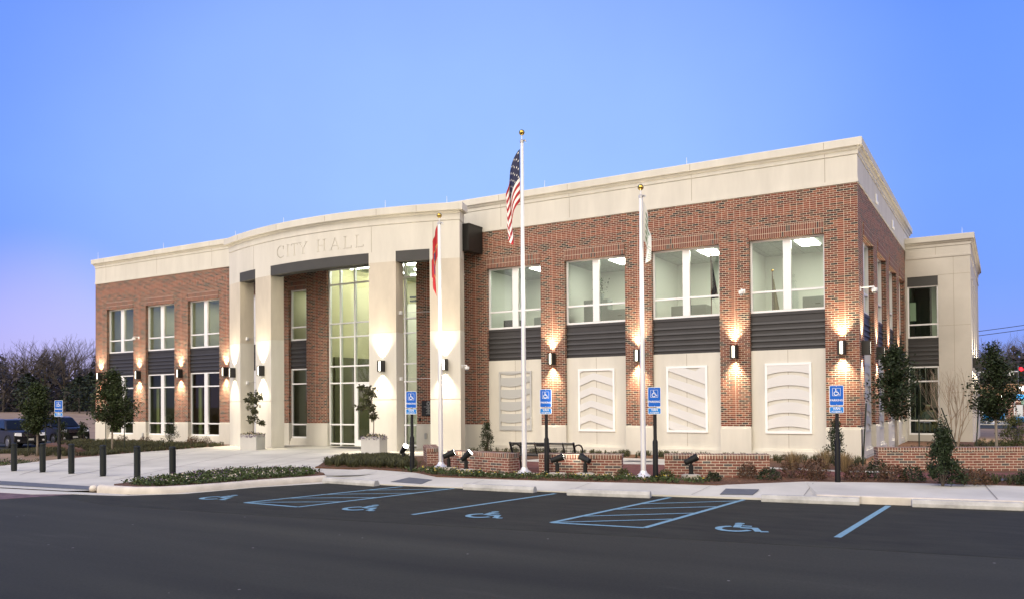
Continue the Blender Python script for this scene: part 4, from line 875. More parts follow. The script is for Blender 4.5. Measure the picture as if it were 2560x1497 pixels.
# ================================================================== signs, bollards, wheel stops, poles
BLK = mat('black_post', (.006, .006, .0065), 0.5, .0, spec=.25); SBL = mat('sign_blue', (.010, .115, .52), .6, spec=.2); SBL2 = mat('sign_light_blue', (.012, .20, .62), .6, spec=.2); SWH = mat('sign_white', (.78, .80, .82), .5)
def rrect(w, h, r, n=5):
    P = []
    for cx, cy, a0 in ((w-r, h-r, 0), (-w+r, h-r, 90), (-w+r, -h+r, 180), (w-r, -h+r, 270)):
        for k in range(n+1): a = R(a0+90*k/n); P.append((cx+r*math.cos(a), cy+r*math.sin(a)))
    return P
def make_sign():
    t = thing('parking_sign', '', 'parking sign', group='accessible parking signs along the walk')
    m = MB(); m.tube([(0, 0, -.1), (0, 0, .95), (0, 0, 1.0), (0, 0, 2.10)], [.062, .062, .04, .04], 10); m.build('post', BLK, t, smooth=40)
    def plate(name, w, h, z, base):
        m = MB(); P = rrect(w, h, .03); Q = rrect(w-.011, h-.011, .022)
        m.prism([(x, -.052, z+y) for x, y in P], (0, .004, 0), 0)
        m.add([(x, -.0532, z+y) for x, y in Q], [tuple(range(len(Q)))], 1)
        TT = lambda u, v: (u, -.0544, z+v)
        if base is SBL:
            for q in ribbon([(-.085, -.005), (.085, -.005), (.085, .165), (-.085, .165), (-.085, -.005)], .008): m.add([TT(*p) for p in q], [tuple(range(4))], 0)
            for q in isa_polys(.10): m.add([(-.075+a*.15, -.0550, z+.005+b*.15) for a, b in q], [tuple(range(len(q)))], 0)
            text_mesh('PARKING', .066, 0, m, lambda u, v: TT(u, v-.130), bold=.001)
        else:
            text_mesh('VAN', .078, 0, m, lambda u, v: TT(u, v+.002), bold=.0015); text_mesh('ACCESSIBLE', .042, 0, m, lambda u, v: TT(u, v-.050), bold=.0006)
        for s in (-1, 1): m.box(-.006, .006, -.057, -.053, z+s*(h-.02)-.006, z+s*(h-.02)+.006, 0)
        m.build(name, [SWH, base], t)
    plate('parking_plate', .155, .232, 1.995, SBL); plate('van_plate', .155, .076, 1.668, SBL2)
    return t
FACE = yaw*0.5
sg = make_sign(); sg.location = (-10.20, -9.33, .15); sg.rotation_euler = (0, 0, .30); sg['label'] = 'blue wheelchair parking sign in front of the right portico column, beside the lit floodlight'
dup(sg, (-6.21, -8.91, .15), .22, 'blue wheelchair parking sign in front of the black bench, before the chevron panel')
dup(sg, (-3.21, -9.09, .15), .16, 'blue wheelchair parking sign right beside the flagpole with the white and green flag')
dup(sg, (0.54, -7.40, .15), .10, 'blue wheelchair parking sign in front of the corner brick pier')
dup(sg, (-27.74, -8.97, .05), .62, 'small distant blue parking sign between the two trees left of the building')

def make_bollard():
    t = thing('bollard', '', 'bollard', group='bollards across the plaza edge')
    G = mat('bollard_green', (.010, .0135, .0125), .5, .0, spec=.3)
    m = MB(); r = .085
    m.lathe([(r+.006, -.05), (r+.006, .03), (r-.010, .035), (r-.010, .055), (r, .06), (r, .80), (r-.012, .805), (r-.012, .825), (r, .83), (r, .875), (r-.02, .895), (.001, .90)], (0, 0, 0), 20); m.build('shaft', G, t, smooth=35)
    m = MB(); m.lathe([(r+.022, -.02), (r+.022, .012), (r+.007, .022)], (0, 0, 0), 20); m.build('base_ring', G, t, smooth=35)
    return t
bo = make_bollard(); BL = [(-22.40, -13.5), (-21.05, -13.38), (-19.70, -13.30), (-18.0, -13.40), (-16.60, -13.30), (-15.30, -13.15)]
for k, ((x, y), px) in enumerate(zip(BL, 'abcdef')):
    lb = ['bollard farthest along the row, at the left end', 'second bollard from the left end of the row', 'third bollard from the left end of the row', 'fourth bollard from the left, in front of the larger round tree', 'fifth bollard from the left, next to last before the flower bed', 'bollard standing behind the flower bed at the right end of the row'][k]
    if k == 0: bo.location = (x, y, .03); bo['label'] = lb
    else: dup(bo, (x, y, .04), 0, lb)

WSM = mat('wheel_stop_concrete', (.40, .40, .385), .9, var=.22, vscale=4, bump=.2, bscale=50)
def make_stop():
    t = MB(); P = [(-.105, 0), (.105, 0), (.105, .07), (.055, .145), (-.055, .145), (-.105, .07)]
    L_ = .915; t.prism([(-L_, y, z) for y, z in P], (2*L_, 0, 0))
    return t.build('wheel_stop', WSM, bevel=.014)
ws = make_stop(); tag(ws, 'concrete wheel stop', 'wheel stop', 'concrete wheel stops at the stall heads')
def place_stop(o, p, q, lb):
    c = ((p[0]+q[0])/2, (p[1]+q[1])/2); o.location = (c[0], c[1], .0); o.rotation_euler = (0, 0, math.atan2(q[1]-p[1], q[0]-p[0])); o['label'] = lb
WS = [((-11.31, -11.55), (-9.52, -11.65), 'concrete wheel stop at the leftmost stall, beside the kerb corner'), ((-7.11, -11.3), (-5.29, -11.16), 'concrete wheel stop at the stall left of the single blue line'), ((-4.40, -11.25), (-2.62, -10.95), 'concrete wheel stop with worn stencil traces, between the blue line and the right aisle'), ((-.405, -10.5), (1.40, -10.25), 'clean grey wheel stop in front of the step where the kerb rises'), ((2.30, -10.06), (4.10, -9.76), 'wheel stop cut off by the right edge of the photo')]
for k, (p, q, lb) in enumerate(WS):
    o = ws if k == 0 else ws.copy()
    if k: COL.objects.link(o)
    place_stop(o, p, q, lb)

# ---------------- flagpoles and flags
ALU = mat('satin_aluminium', (.80, .80, .80), .34, .35); GLD_ = mat('gold_ball', (.62, .42, .10), .22, 1.0)
def flagpole(x, y, z, h, label, rb=.066, rt_=.040):
    t = thing('flagpole', label, 'flagpole', (x, y, z), 0, 'flagpoles in front of the city hall')
    m = MB(); m.tube([(0, 0, 0), (0, 0, h*.35), (0, 0, h-.30)], [rb, rb*.93, rt_], 20); m.build('shaft', ALU, t, smooth=40)
    m = MB(); m.lathe([(.20, -.04), (.20, .02), (.17, .05), (.10, .10), (rb+.01, .16)], (0, 0, 0), 20); m.build('base_collar', ALU, t, smooth=40)
    m = MB(); m.tube([(0, 0, h-.30), (0, 0, h-.14)], .014, 8); m.build('spindle', ALU, t)
    m = MB(); m.lathe([(.055, h-.34), (.055, h-.28), (.03, h-.26)], (0, 0, 0), 10); m.tube([(0, 0, h-.30), (.10, 0, h-.29), (.12, 0, h-.33)], .022, 6); m.build('truck', mat('steel'), t)
    m = MB(); m.ball((0, 0, h-.07), .076, 16); m.build('finial_ball', GLD_, t, smooth=True)
    m = MB(); m.tube([(.075, -.04, 1.35), (.068, -.04, h-.35)], .006, 4); m.build('halyard', mat('rope_white', (.6, .6, .58), .8), t)
    return t
flagpole(-10.21, -7.97, .18, 7.38, 'white flagpole in front of right portico column, flying the red flag')
flagpole(-7.03, -8.63, .18, 9.06, 'tallest flagpole with a gold ball, flying the stars and stripes')
flagpole(-3.82, -8.32, .18, 7.22, 'flagpole with a gold ball nearest the corner, flying white and green flag')
def flag(name, label, x, y, ztop, hoist, fly, side, paint, mats, spread=.42, k0=.86, k1=.86, nu=56, nv=39, folds=2.6, amp=.085, seed=0, dirx=(-1, -.25), hang=1.0):
    mb = MB(); dx = Vector((dirx[0], dirx[1], 0)).normalized(); nx = Vector((-dx.y, dx.x, 0))
    for j in range(nv+1):
        v = j/nv
        for i in range(nu+1):
            u = i/nu; drop = fly*u*(k0+(k1-k0)*v)
            w = spread*(1-math.exp(-3.2*u*(1+.6*(1-v))))*(1-.35*v*u)
            ph = folds*2*PI*(u*.55+.55*(1-v)*u)+seed
            off = amp*math.sin(ph)*min(1, u*4)*(.4+.6*u)
            w2 = w+.04*math.sin(ph*1.7+1)*u
            p = Vector((x, y, 0))+dx*(.06+w2)+nx*off; p.z = ztop-hoist*v*(1-.04*u)-drop
            mb.v.append(tuple(p))
    for j in range(nv):
        for i in range(nu):
            a = j*(nu+1)+i; mb.f.append((a, a+1, a+nu+2, a+nu+1)); mb.m.append(paint((i+.5)/nu, (j+.5)/nv, i, j))
    o = mb.build(name, mats, smooth=True); tag(o, label, 'flag', 'flags hanging limp from the flagpoles')
    s = o.modifiers.new('cloth_thickness', 'SOLIDIFY'); s.thickness = .004
    return o
FR_, FW_, FB_ = mat('flag_red', (.33, .010, .016), .75), mat('flag_white', (.78, .76, .74), .7), mat('flag_navy', (.010, .014, .055), .7)
def us(u, v, i, j):
    if u < .4 and v < 7/13: return 1 if (i % 5 == 1 and j % 6 == 1) or (i % 5 == 3 and j % 6 == 4) else 2
    return int(v*13) % 2
flag('national_flag', 'red and white striped flag with starred navy canton on the tallest flagpole', -7.03, -8.63, 8.74, 1.40, 2.30, -1, lambda u, v, i, j: us(u, v, i, j), [FR_, FW_, FB_], spread=.36, k0=.87, k1=.52, folds=1.7, amp=.11, seed=.6)
GO_ = mat('flag_gold', (.50, .26, .06), .7); BU_ = mat('flag_blue', (.035, .045, .13), .7)
def st_(u, v, i, j):
    d = abs(v-.62+.1*math.sin(u*4))+.35*abs(u-.5)
    return 2 if d < .16 else (1 if d < .20 else 0)
flag('red_flag', 'limp red flag with dark blue and gold centre in front of the portico', -10.21, -7.97, 7.22, .92, 1.35, -1, st_, [FR_, GO_, BU_], spread=.145, k0=.93, k1=.88, folds=2.2, amp=.07, seed=2)
GR_ = mat('flag_green', (.06, .14, .05), .7)
def city(u, v, i, j):
    if .10 < u < .62 and .08 < v < .9 and (v*3.4+u*.5) % .55 < .30: return 1
    if u > .72 and .35 < v < .8 and (int(u*60)+int(v*40)) % 5 == 0: return 1
    return 0
flag('city_flag', 'limp white flag with green stripes on the flagpole nearest the corner', -3.82, -8.32, 7.0, 1.0, 1.45, 1, city, [mat('flag_grey_white', (.60, .60, .58), .7), GR_], spread=.15, k0=.90, k1=.42, folds=1.4, amp=.10, seed=1, dirx=(1, .1))
# floodlights on concrete footings
FTG = mat('footing_concrete', (.42, .39, .33), .95, var=.2, vscale=6, bump=.4, bscale=25); BKL = mat('floodlight_black', (.008, .009, .009), .6, .0, spec=.3); HOT = mat('floodlight_lens', (1, 1, 1), .3, emit=(1, .95, .8), estr=22.0)
def floodlight(x, y, z, target, label, lit, energy=5200, spot=24, aim=None):
    t = thing('floodlight', label, 'floodlight', (x, y, z), 0, 'black floodlights at the low walls')
    m = MB(); m.lathe([(.19, -.12), (.235, .0), (.235, .06), (.18, .075), (.001, .08)], (0, 0, 0), 14); m.build('footing', FTG, t, smooth=50)
    m = MB(); m.tube([(0, 0, .075), (0, 0, .30)], .052, 10); m.lathe([(.07, .07), (.07, .10)], (0, 0, 0), 10); m.build('stem', BKL, t, smooth=40)
    d = (Vector(target)-Vector((x, y, z+.42))).normalized()
    d2 = Vector((d.x, d.y, 0)).normalized() if aim is None else Vector((aim[0], aim[1], 0)).normalized(); d = (d2*math.cos(R(lit[1]))+Vector((0, 0, math.sin(R(lit[1]))))).normalized(); c = Vector((0, 0, .42))
    m = MB(); m.tube([c-d*.17, c-d*.16, c-d*.04, c+d*.12, c+d*.165], [.045, .064, .072, .088, .092], 14); m.tube([(0, 0, .29), (0, 0, .42)], .03, 6); m.build('lamp_head', BKL, t, smooth=40)
    q = d.cross(Vector((0, 0, 1))).normalized(); r = q.cross(d)
    m = MB(); m.v = [tuple(c+d*.167+(q*math.cos(2*PI*k/14)+r*math.sin(2*PI*k/14))*.085) for k in range(14)]; m.f = [tuple(range(14))]; m.m = [0]
    m.build('lens', HOT, t)
    l = bpy.data.lights.new('flood_beam', 'SPOT'); l.energy = energy; l.spot_size = R(spot); l.spot_blend = .8; l.shadow_soft_size = .08; l.color = (1, .93, .78)
    o = bpy.data.objects.new('flood_beam', l); COL.objects.link(o); o.parent = t; o.location = c+d*.22
    o.rotation_euler = (Vector(target)-(Vector((x, y, z))+Vector(o.location))).to_track_quat('-Z', 'Y').to_euler()
floodlight(-12.23, -7.15, .2, (-10.1, -7.9, 6.5), 'floodlight with its glowing lens showing, in the grass beside the leftmost parking sign', (1, 40))
floodlight(-9.40, -8.72, .2, (-10.2, -7.9, 6.0), 'dark floodlight just right of the red flag pole, before the low wall', (0, 22), aim=(.75, .65))
floodlight(-8.60, -9.05, .2, (-7.3, -8.6, 8.2), 'floodlight showing its bright lens, left of the tallest flagpole', (1, 42))
floodlight(-5.86, -9.0, .2, (-7.0, -8.6, 8.0), 'dark floodlight on a round footing beside the sign near the bench', (0, 18), 4200, aim=(.8, .6))
floodlight(-5.20, -8.75, .2, (-3.9, -8.3, 6.0), 'dark floodlight tilted left, in front of the middle low wall', (0, 20), 4200, aim=(-.92, .30))
floodlight(-2.70, -8.05, .2, (-3.8, -8.3, 6.2), 'dark floodlight in front of the rightmost of the low walls by the flagpoles', (0, 24), 4200, aim=(.8, .6))

# ================================================================== low brick walls
def low_wall(name, pts, th, h, label, z=.12, ret=None):
    """pts: front-face line in plan (x, y) going left to right; thickness runs to the back"""
    o = Vector((pts[0][0], pts[0][1], z)); rz = math.atan2(pts[-1][1]-pts[0][1], pts[-1][0]-pts[0][0])
    t = thing(name, label, 'garden wall', o, rz, 'low curved brick garden walls')
    c, s = math.cos(-rz), math.sin(-rz); P = [((x-o.x)*c-(y-o.y)*s, (x-o.x)*s+(y-o.y)*c) for x, y in pts]
    def body(mb, off, t2, z0, z1, mi=0, e=0.0):
        A = []; Bk = []
        for i, p in enumerate(P):
            a = Vector(P[max(i-1, 0)]); b = Vector(P[min(i+1, len(P)-1)]); tt = (b-a).normalized(); nn = Vector((-tt.y, tt.x))
            q = Vector(p)+(tt*(-e if i == 0 else (e if i == len(P)-1 else 0)))
            A.append(q+nn*off); Bk.append(q+nn*(off+t2))
        k = len(P); vs = [(q.x, q.y, z0) for q in A]+[(q.x, q.y, z0) for q in Bk]+[(q.x, q.y, z1) for q in A]+[(q.x, q.y, z1) for q in Bk]
        fs = []
        for i in range(k-1):
            fs += [(i, i+1, 2*k+i+1, 2*k+i), (k+i+1, k+i, 3*k+i, 3*k+i+1), (2*k+i, 2*k+i+1, 3*k+i+1, 3*k+i), (i+1, i, k+i, k+i+1)]
        fs += [(k, 0, 2*k, 3*k), (k-1, 2*k-1, 4*k-1, 3*k-1)]
        mb.add(vs, fs, mi)
    m = MB(); body(m, 0, th, -.3, h-.115); m.build('brick_body', BLW, t)
    m = MB(); body(m, -.012, th+.024, h-.113, h, e=.012); m.build('rowlock_cap', BLC, t, bevel=.008)
    return t
low_wall('low_wall', [(-12.75, -5.45), (-12.2, -6.15), (-11.65, -6.75), (-11.2, -7.32)], .42, .56, 'short low brick wall by the portico plaza, behind the leftmost walk sign')
low_wall('low_wall', [(-9.72, -8.32), (-9.0, -8.50), (-8.2, -8.68), (-7.40, -8.82)], .42, .58, 'low brick wall between the red flag pole and the tallest flagpole')
low_wall('low_wall', [(-6.50, -8.80), (-5.9, -8.70), (-5.2, -8.53), (-4.42, -8.28)], .42, .60, 'low brick wall in front of the black bench')
low_wall('low_wall', [(-3.42, -7.92), (-2.6, -7.64), (-1.8, -7.33), (-1.08, -7.0)], .42, .61, 'low brick wall right of the pole with the white and green flag')
low_wall('low_wall', [(.96, -3.76), (1.8, -3.42), (2.6, -3.06), (3.4, -2.66), (4.25, -2.2), (5.4, -1.5), (6.6, -.6), (7.8, .4)], .42, .66, 'long low brick wall right of the corner, holding back the planted bed')

# ================================================================== bench
t = thing('park_bench', 'black metal slatted bench seen from behind, between low brick walls', 'bench', (-6.95, -7.55, .186), .10)
BB = mat('bench_black', (.014, .014, .015), .38, .3); Lb = .93
m = MB()
for k in range(8):
    f_ = k/7; y = -.30+.30*(1-f_)*.35-.0; z = .46+.29*f_; m.tube([(-Lb, -.22-.16*f_, z), (Lb, -.22-.16*f_, z)], .010 if k < 7 else .028, 6)
for x in (-Lb, -.62, -.2, .2, .62, Lb): m.tube([(x, -.20, .42), (x, -.22, .47), (x, -.385, .775)], .020 if abs(x) < .9 else .032, 6)
m.box(-.14, .14, -.40, -.385, .67, .77); m.build('backrest', BB, t)
m = MB()
for k in range(9): y = -.20+.055*k; m.box(-Lb, Lb, y, y+.03, .425, .445)
m.tube([(-Lb, -.22, .42), (Lb, -.22, .42)], .032, 6); m.tube([(-Lb, .28, .42), (Lb, .28, .42)], .028, 6); m.build('seat', BB, t)
for x in (-Lb, Lb):
    m = MB(); m.tube([(x, -.24, .42), (x, -.28, .25), (x, -.35, .0)], .026, 6); m.build('leg', BB, t); m = MB(); m.tube([(x, .26, .42), (x, .29, .25), (x, .36, .0)], .026, 6); m.build('leg', BB, t)
    m = MB(); m.tube([(x, -.30, .66), (x, -.15, .70), (x, .05, .70), (x, .22, .66), (x, .33, .56), (x, .33, .44)], .024, 6); m.build('armrest', BB, t)

# ================================================================== planting
LG = lambda n, c, r=.45: mat(n, c, .62, rnd=r, spec=.3)
L_OAK = LG('leaf_dark_green', (.026, .040, .011)); L_OLV = LG('leaf_olive', (.060, .070, .020)); L_JUN = LG('leaf_juniper', (.018, .030, .010)); L_MAG = LG('leaf_magnolia', (.055, .058, .026)); L_BRN = LG('leaf_russet', (.085, .045, .024)); L_PAN = LG('leaf_pansy', (.050, .072, .022)); L_GRA = LG('blade_green', (.056, .058, .023)); L_TAN = LG('blade_tan', (.26, .19, .10)); PET = LG('petal_pale', (.55, .50, .42), .3); PETP = LG('petal_purple', (.10, .05, .14), .4)
BARK = mat('bark_grey', (.23, .20, .165), .9, var=.25, vscale=12, streak=(1, 1, .2)); BARKD = mat('bark_dark', (.10, .082, .068), .95, var=.25, vscale=4); STK = mat('stake_green', (.020, .028, .018), .7)
def young_tree(x, y, z, trunk_h, crown_h, rad, label, leaf=L_OAK, n=5200, lean=0, pale=None, seed=1, stakes=(), dens=1.0, tipbias=.7, lsz=1.0):
    random.seed(seed)
    t = thing('young_tree', label, 'tree', (x, y, z), 0, 'young round-headed street trees')
    m = MB(); H_ = trunk_h+crown_h*.9; m.tube([(0, 0, -.1), (.01, 0, trunk_h*.5), (lean*.3, 0, trunk_h), (lean*.6, 0.02, H_*.75), (lean, 0, H_)], [.050, .042, .036, .022, .006], 7)
    m.build('trunk', BARK, t, smooth=True)
    br = MB(); c = MB(); tips = []
    for k in range(70):
        f_ = random.random()**1.25*.97; zb = trunk_h-.05+crown_h*f_*.88; a = random.uniform(0, 2*PI)
        rr = rad*min(1, .55+f_*3.2)*(1.03-f_)**.75*random.choice((random.uniform(.45, .95), random.uniform(.8, 1.22)))
        p0 = Vector((lean*f_*.6, 0, zb)); p1 = p0+Vector((math.cos(a)*rr*.5, math.sin(a)*rr*.5, rr*.35)); p2 = p0+Vector((math.cos(a)*rr, math.sin(a)*rr, rr*random.uniform(.35, .75)))
        br.tube([p0, p1, p2], [.014, .009, .003], 4); tips.append((p0, p1, p2))
    br.build('branch', BARK, t)
    for k in range(int(n*dens)):
        p0, p1, p2 = random.choice(tips); f_ = random.random()**tipbias
        b = p0.lerp(p1, f_*2) if f_ < .5 else p1.lerp(p2, f_*2-1)
        sp = .05+.07*f_
        c.leaf(b+Vector((random.gauss(0, sp), random.gauss(0, sp), random.gauss(0, sp))), random.uniform(.06, .115)*lsz, 0)
    for k in range(90): c.leaf(Vector((lean+random.gauss(0, .05), random.gauss(0, .05), H_+random.uniform(-.35, .12))), random.uniform(.04, .07), 0)
    c.build('crown', leaf, t)
    return t
def stake(x, y, z, h, lx, label):
    t = thing('tree_stake', label, 'tree stake', (x, y, z), 0, 'tree stakes'); m = MB(); m.tube([(0, 0, -.1), (lx, 0, h)], .022, 6); m.build('post', STK, t)
    m = MB(); m.tube([(lx*.9, 0, h*.85), (lx*.9+(.3 if lx <= 0 else -.3), .02, h*.83)], .004, 4); m.build('tie_wire', mat('steel'), t)
young_tree(-31.0, -8.0, .05, .95, 2.2, .88, 'slender dark green young tree in front of the parked black cars', L_OAK, 9000, seed=3, lsz=1.25)
young_tree(-28.9, -6.0, .12, .95, 2.75, 1.12, 'bushier dark green young tree overlapping the left end of the building', L_OAK, 8500, seed=4, lsz=1.2)
young_tree(1.10, -1.0, .22, 1.30, 2.3, .82, 'round young tree hiding the brick side wall, behind the long low wall', L_JUN, 7600, seed=5)
young_tree(3.60, 1.4, .22, 1.25, 2.45, .86, 'dark young tree at the right, before the gas station', L_JUN, 7500, seed=6)
for a in [(-31.7, -8.0, .05, 1.15, 0, 'thin stake left of the slender tree by the parked cars'), (-30.4, -8.0, .05, 1.35, 0, 'thin stake right of the slender tree by the parked cars'), (-29.5, -5.9, .12, 1.45, 0, 'thin stake left of the bushier left tree'), (-28.2, -5.9, .12, 1.45, 0, 'thin stake right of the bushier left tree'),
          (.35, -2.2, .2, 1.75, .12, 'leaning dark stake left of the round tree by the side wall'), (1.7, -.9, .25, 1.35, 0, 'dark stake right of the round tree by the side wall'), (2.6, 3.0, .22, 1.55, -.55, 'strongly leaning stake in front of the bare multi-stem shrub'), (3.05, 1.2, .22, 1.75, .12, 'dark stake left of the dark right-hand tree')]: stake(*a)
def cone_shrub(x, y, z, h, r, label, leaf=L_JUN, n=1500, seed=1, ls=.055, name='evergreen_shrub', grp='small evergreen shrubs', sprigs=0):
    random.seed(seed); t = thing(name, label, 'shrub', (x, y, z), 0, grp)
    m = MB()
    for k in range(9): a = random.uniform(0, 2*PI); q = random.uniform(.2, .9); m.tube([(0, 0, -.05), (math.cos(a)*r*.35, math.sin(a)*r*.35, h*.45), (math.cos(a)*r*q*.7, math.sin(a)*r*q*.7, h*random.uniform(.6, .95))], [.016, .010, .003], 4)
    m.build('stem', BARKD, t); c = MB()
    cl = []
    for k in range(60):
        f_ = random.random()**.8; a = random.uniform(0, 2*PI); rr = r*(1-f_*.82)*math.sqrt(random.random())*1.05; cl.append(Vector((math.cos(a)*rr, math.sin(a)*rr, h*(.05+.9*f_))))
    for k in range(n):
        b = random.choice(cl); c.leaf(b+Vector((random.gauss(0, r*.13), random.gauss(0, r*.13), random.gauss(0, h*.05))), random.uniform(.6, 1.3)*ls, 0, droop=.7)
    for k in range(sprigs):
        a = random.uniform(0, 2*PI); rr = r*random.uniform(0, .7); zt = h*random.uniform(1.05, 1.3)
        for q in range(22): f_ = q/22; c.leaf((math.cos(a)*rr*(.6+.4*f_), math.sin(a)*rr*(.6+.4*f_), h*.7+(zt-h*.7)*f_), ls*.9, 0, droop=.8)
    c.build('foliage', leaf, t); return t
cone_shrub(2.67, -7.35, .17, 1.22, .40, 'big dark juniper in front of the long low wall, tallest of the shrubs', L_JUN, 5200, 11, .062, sprigs=7)
cone_shrub(-.30, -2.6, .18, 1.25, .36, 'dark upright shrub behind the corner sign, against the stone base', L_JUN, 2200, 12)
cone_shrub(-13.2, -.85, .18, 1.15, .34, 'narrow dark shrub against the stone base right of the portico', L_JUN, 1800, 13)
cone_shrub(-31.6, -1.1, .12, 1.45, .42, 'dark upright shrub under the second left-wing window', L_JUN, 1800, 14)
cone_shrub(-43.2, .2, -.35, 1.45, .55, 'dark shrub in front of the left car, nearest the slender tree', L_JUN, 1400, 15, .08)
cone_shrub(-42.6, 1.1, -.35, 1.45, .48, 'dark shrub in front of the right car, middle of the row', L_JUN, 1400, 16, .08)
cone_shrub(-41.6, 2.0, -.3, 1.4, .5, 'dark shrub right of the cars, beside the building corner', L_JUN, 1400, 17, .08)
cone_shrub(4.1, 5.0, .22, 1.25, .62, 'golden green bushy shrub right of the dark tree', L_OLV, 2200, 18, .06)
def round_shrub(x, y, z, h, r, label, leaf, n=520, seed=1, ls=.05):
    random.seed(seed); t = thing('low_shrub', label, 'shrub', (x, y, z), 0, 'low shrubs in the front bed'); m = MB(); c = MB()
    for k in range(12):
        a = random.uniform(0, 2*PI); q = random.uniform(.3, 1); m.tube([(0, 0, -.03), (math.cos(a)*r*q*.5, math.sin(a)*r*q*.5, h*.5), (math.cos(a)*r*q, math.sin(a)*r*q, h*random.uniform(.7, 1))], [.009, .006, .002], 3)
    m.build('stem', BARKD, t)
    for k in range(n):
        a = random.uniform(0, 2*PI); el = random.uniform(.05, 1); rr = r*math.sqrt(1-(el*.9)**2)*random.uniform(.55, 1.05)
        c.leaf((math.cos(a)*rr, math.sin(a)*rr, h*el*random.uniform(.7, 1.05)), random.uniform(.6, 1.3)*ls, 0, droop=.5)
    c.build('foliage', leaf, t)
RS = [(-1.48, -7.55, .38, .26, L_BRN, 'twiggy russet shrub against the rightmost low flag wall'), (-2.0, -8.55, .22, .18, L_JUN, 'tiny dark shrub at the foot of the rightmost low flag wall'), (-.93, -7.7, .30, .28, L_JUN, 'low dark shrub at the end of the rightmost low flag wall'), (-.60, -6.95, .42, .32, L_BRN, 'russet shrub right of the end of the low flag wall'), (-.15, -6.3, .46, .36, L_BRN, 'tall russet shrub left of the corner sign'),
      (.02, -7.15, .28, .24, L_BRN, 'small russet shrub just left of the corner sign post'), (.85, -6.9, .36, .28, L_BRN, 'russet shrub just right of the corner sign post'), (1.25, -6.35, .46, .30, L_JUN, 'twiggy dark shrub right of the corner sign'), (1.62, -6.75, .36, .34, L_BRN, 'russet shrub left of the big juniper'), (2.02, -6.65, .34, .30, L_JUN, 'dark green shrub touching the left side of the big juniper'),
      (3.25, -6.85, .36, .36, L_BRN, 'russet shrub touching the right side of the big juniper'), (4.3, -6.4, .30, .34, L_JUN, 'dark green shrub at the right edge of the photo by the walk'), (-3.05, -8.85, .26, .22, L_OLV, 'small green shrub right of the sign by the white and green flag'), (-4.18, -8.72, .24, .18, L_OLV, 'small green shrub left of the pole with the white and green flag'),
      (3.0, 3.2, .35, .35, L_BRN, 'russet shrub at the foot of the bare multi-stem shrub'), (1.6, 2.2, .32, .5, L_BRN, 'wide russet shrub below the lower rear-wing window'), (4.3, 3.4, .42, .42, L_BRN, 'russet shrub in front of the golden green bush, by the right tree'), (5.3, 1.6, .4, .42, L_BRN, 'russet shrub at the far right behind the long low wall')]
for k, (x, y, h, r, lf, lb) in enumerate(RS): round_shrub(x, y, .17, h, r, lb, lf, int(700*r/.3), 40+k)
for k, (x, y) in enumerate([(-35.4, -1.2), (-33.6, -1.1), (-30.0, -1.0), (-28.9, -1.2), (-29.4, -1.6)]): round_shrub(x, y, .12, .42, .34, ['russet twiggy shrub under the first left-wing window', 'russet twiggy shrub between the first two left-wing windows', 'russet twiggy shrub left of the third left-wing window', 'russet twiggy shrub nearest the first portico column', 'russet twiggy shrub under the third left-wing window'][k], L_BRN, 420, 70+k)
def grass_tuft(x, y, z, h, r, label, seed):
    random.seed(seed); c = MB()
    for k in range(260):
        a = random.uniform(0, 2*PI); q = random.uniform(.1, 1)*r; b = Vector((math.cos(a)*q*.25, math.sin(a)*q*.25, 0)); e = Vector((math.cos(a)*q, math.sin(a)*q, h*random.uniform(.5, 1))); w = Vector((-math.sin(a), math.cos(a), 0))*.006; mid = b.lerp(e, .55)+Vector((0, 0, h*.18))
        c.add([b-w, b+w, mid+w, mid-w, e], [(0, 1, 2, 3), (3, 2, 4)])
    o = c.build('ornamental_grass', L_TAN, loc=(x, y, z)); tag(o, label, 'ornamental grass', 'tan ornamental grass tufts')
for a in [(-1.05, -4.6, .18, .55, .42, 'tan ornamental grass left of the upright shrub at the corner', 80), (-.35, -4.0, .18, .60, .35, 'tan ornamental grass in front of the upright corner shrub', 81), (.25, -4.6, .18, .55, .40, 'tan ornamental grass right of the corner sign post', 82)]: grass_tuft(*a)
# bare multi-stem shrub
random.seed(90); t = thing('bare_shrub', 'bare multi-stem crape myrtle against the pale rear wing wall', 'shrub', (2.30, 5.2, .2)); m = MB()
def twig(mb, p, d, l, r, lv, n=3, mi=0, spread=.5, up_=.12, mx=3):
    q = p+d*l; mid = p.lerp(q, .5)+Vector((random.gauss(0, .03), random.gauss(0, .03), 0))*l
    mb.tube([p, mid, q], [r, r*.85, r*.66], n, mi, caps=False)
    if lv == 0: return
    for k in range(random.randint(2, mx)):
        v = (d+Vector((random.gauss(0, spread), random.gauss(0, spread), random.gauss(0, spread*.6)+up_))).normalized()
        s_ = q if k < 2 else mid
        twig(mb, s_, v, l*random.uniform(.62, .85), r*random.uniform(.5, .68), lv-1, n, mi, spread, up_, mx)
for k in range(6): a = k*PI/3+.3; twig(m, Vector((math.cos(a)*.07, math.sin(a)*.07, -.05)), Vector((math.cos(a)*.22, math.sin(a)*.22, 1)).normalized(), .95, .022, 4, 4, 0, .26, .3, 3)
m.build('stem', mat('bark_pale', (.30, .24, .18), .9), t)
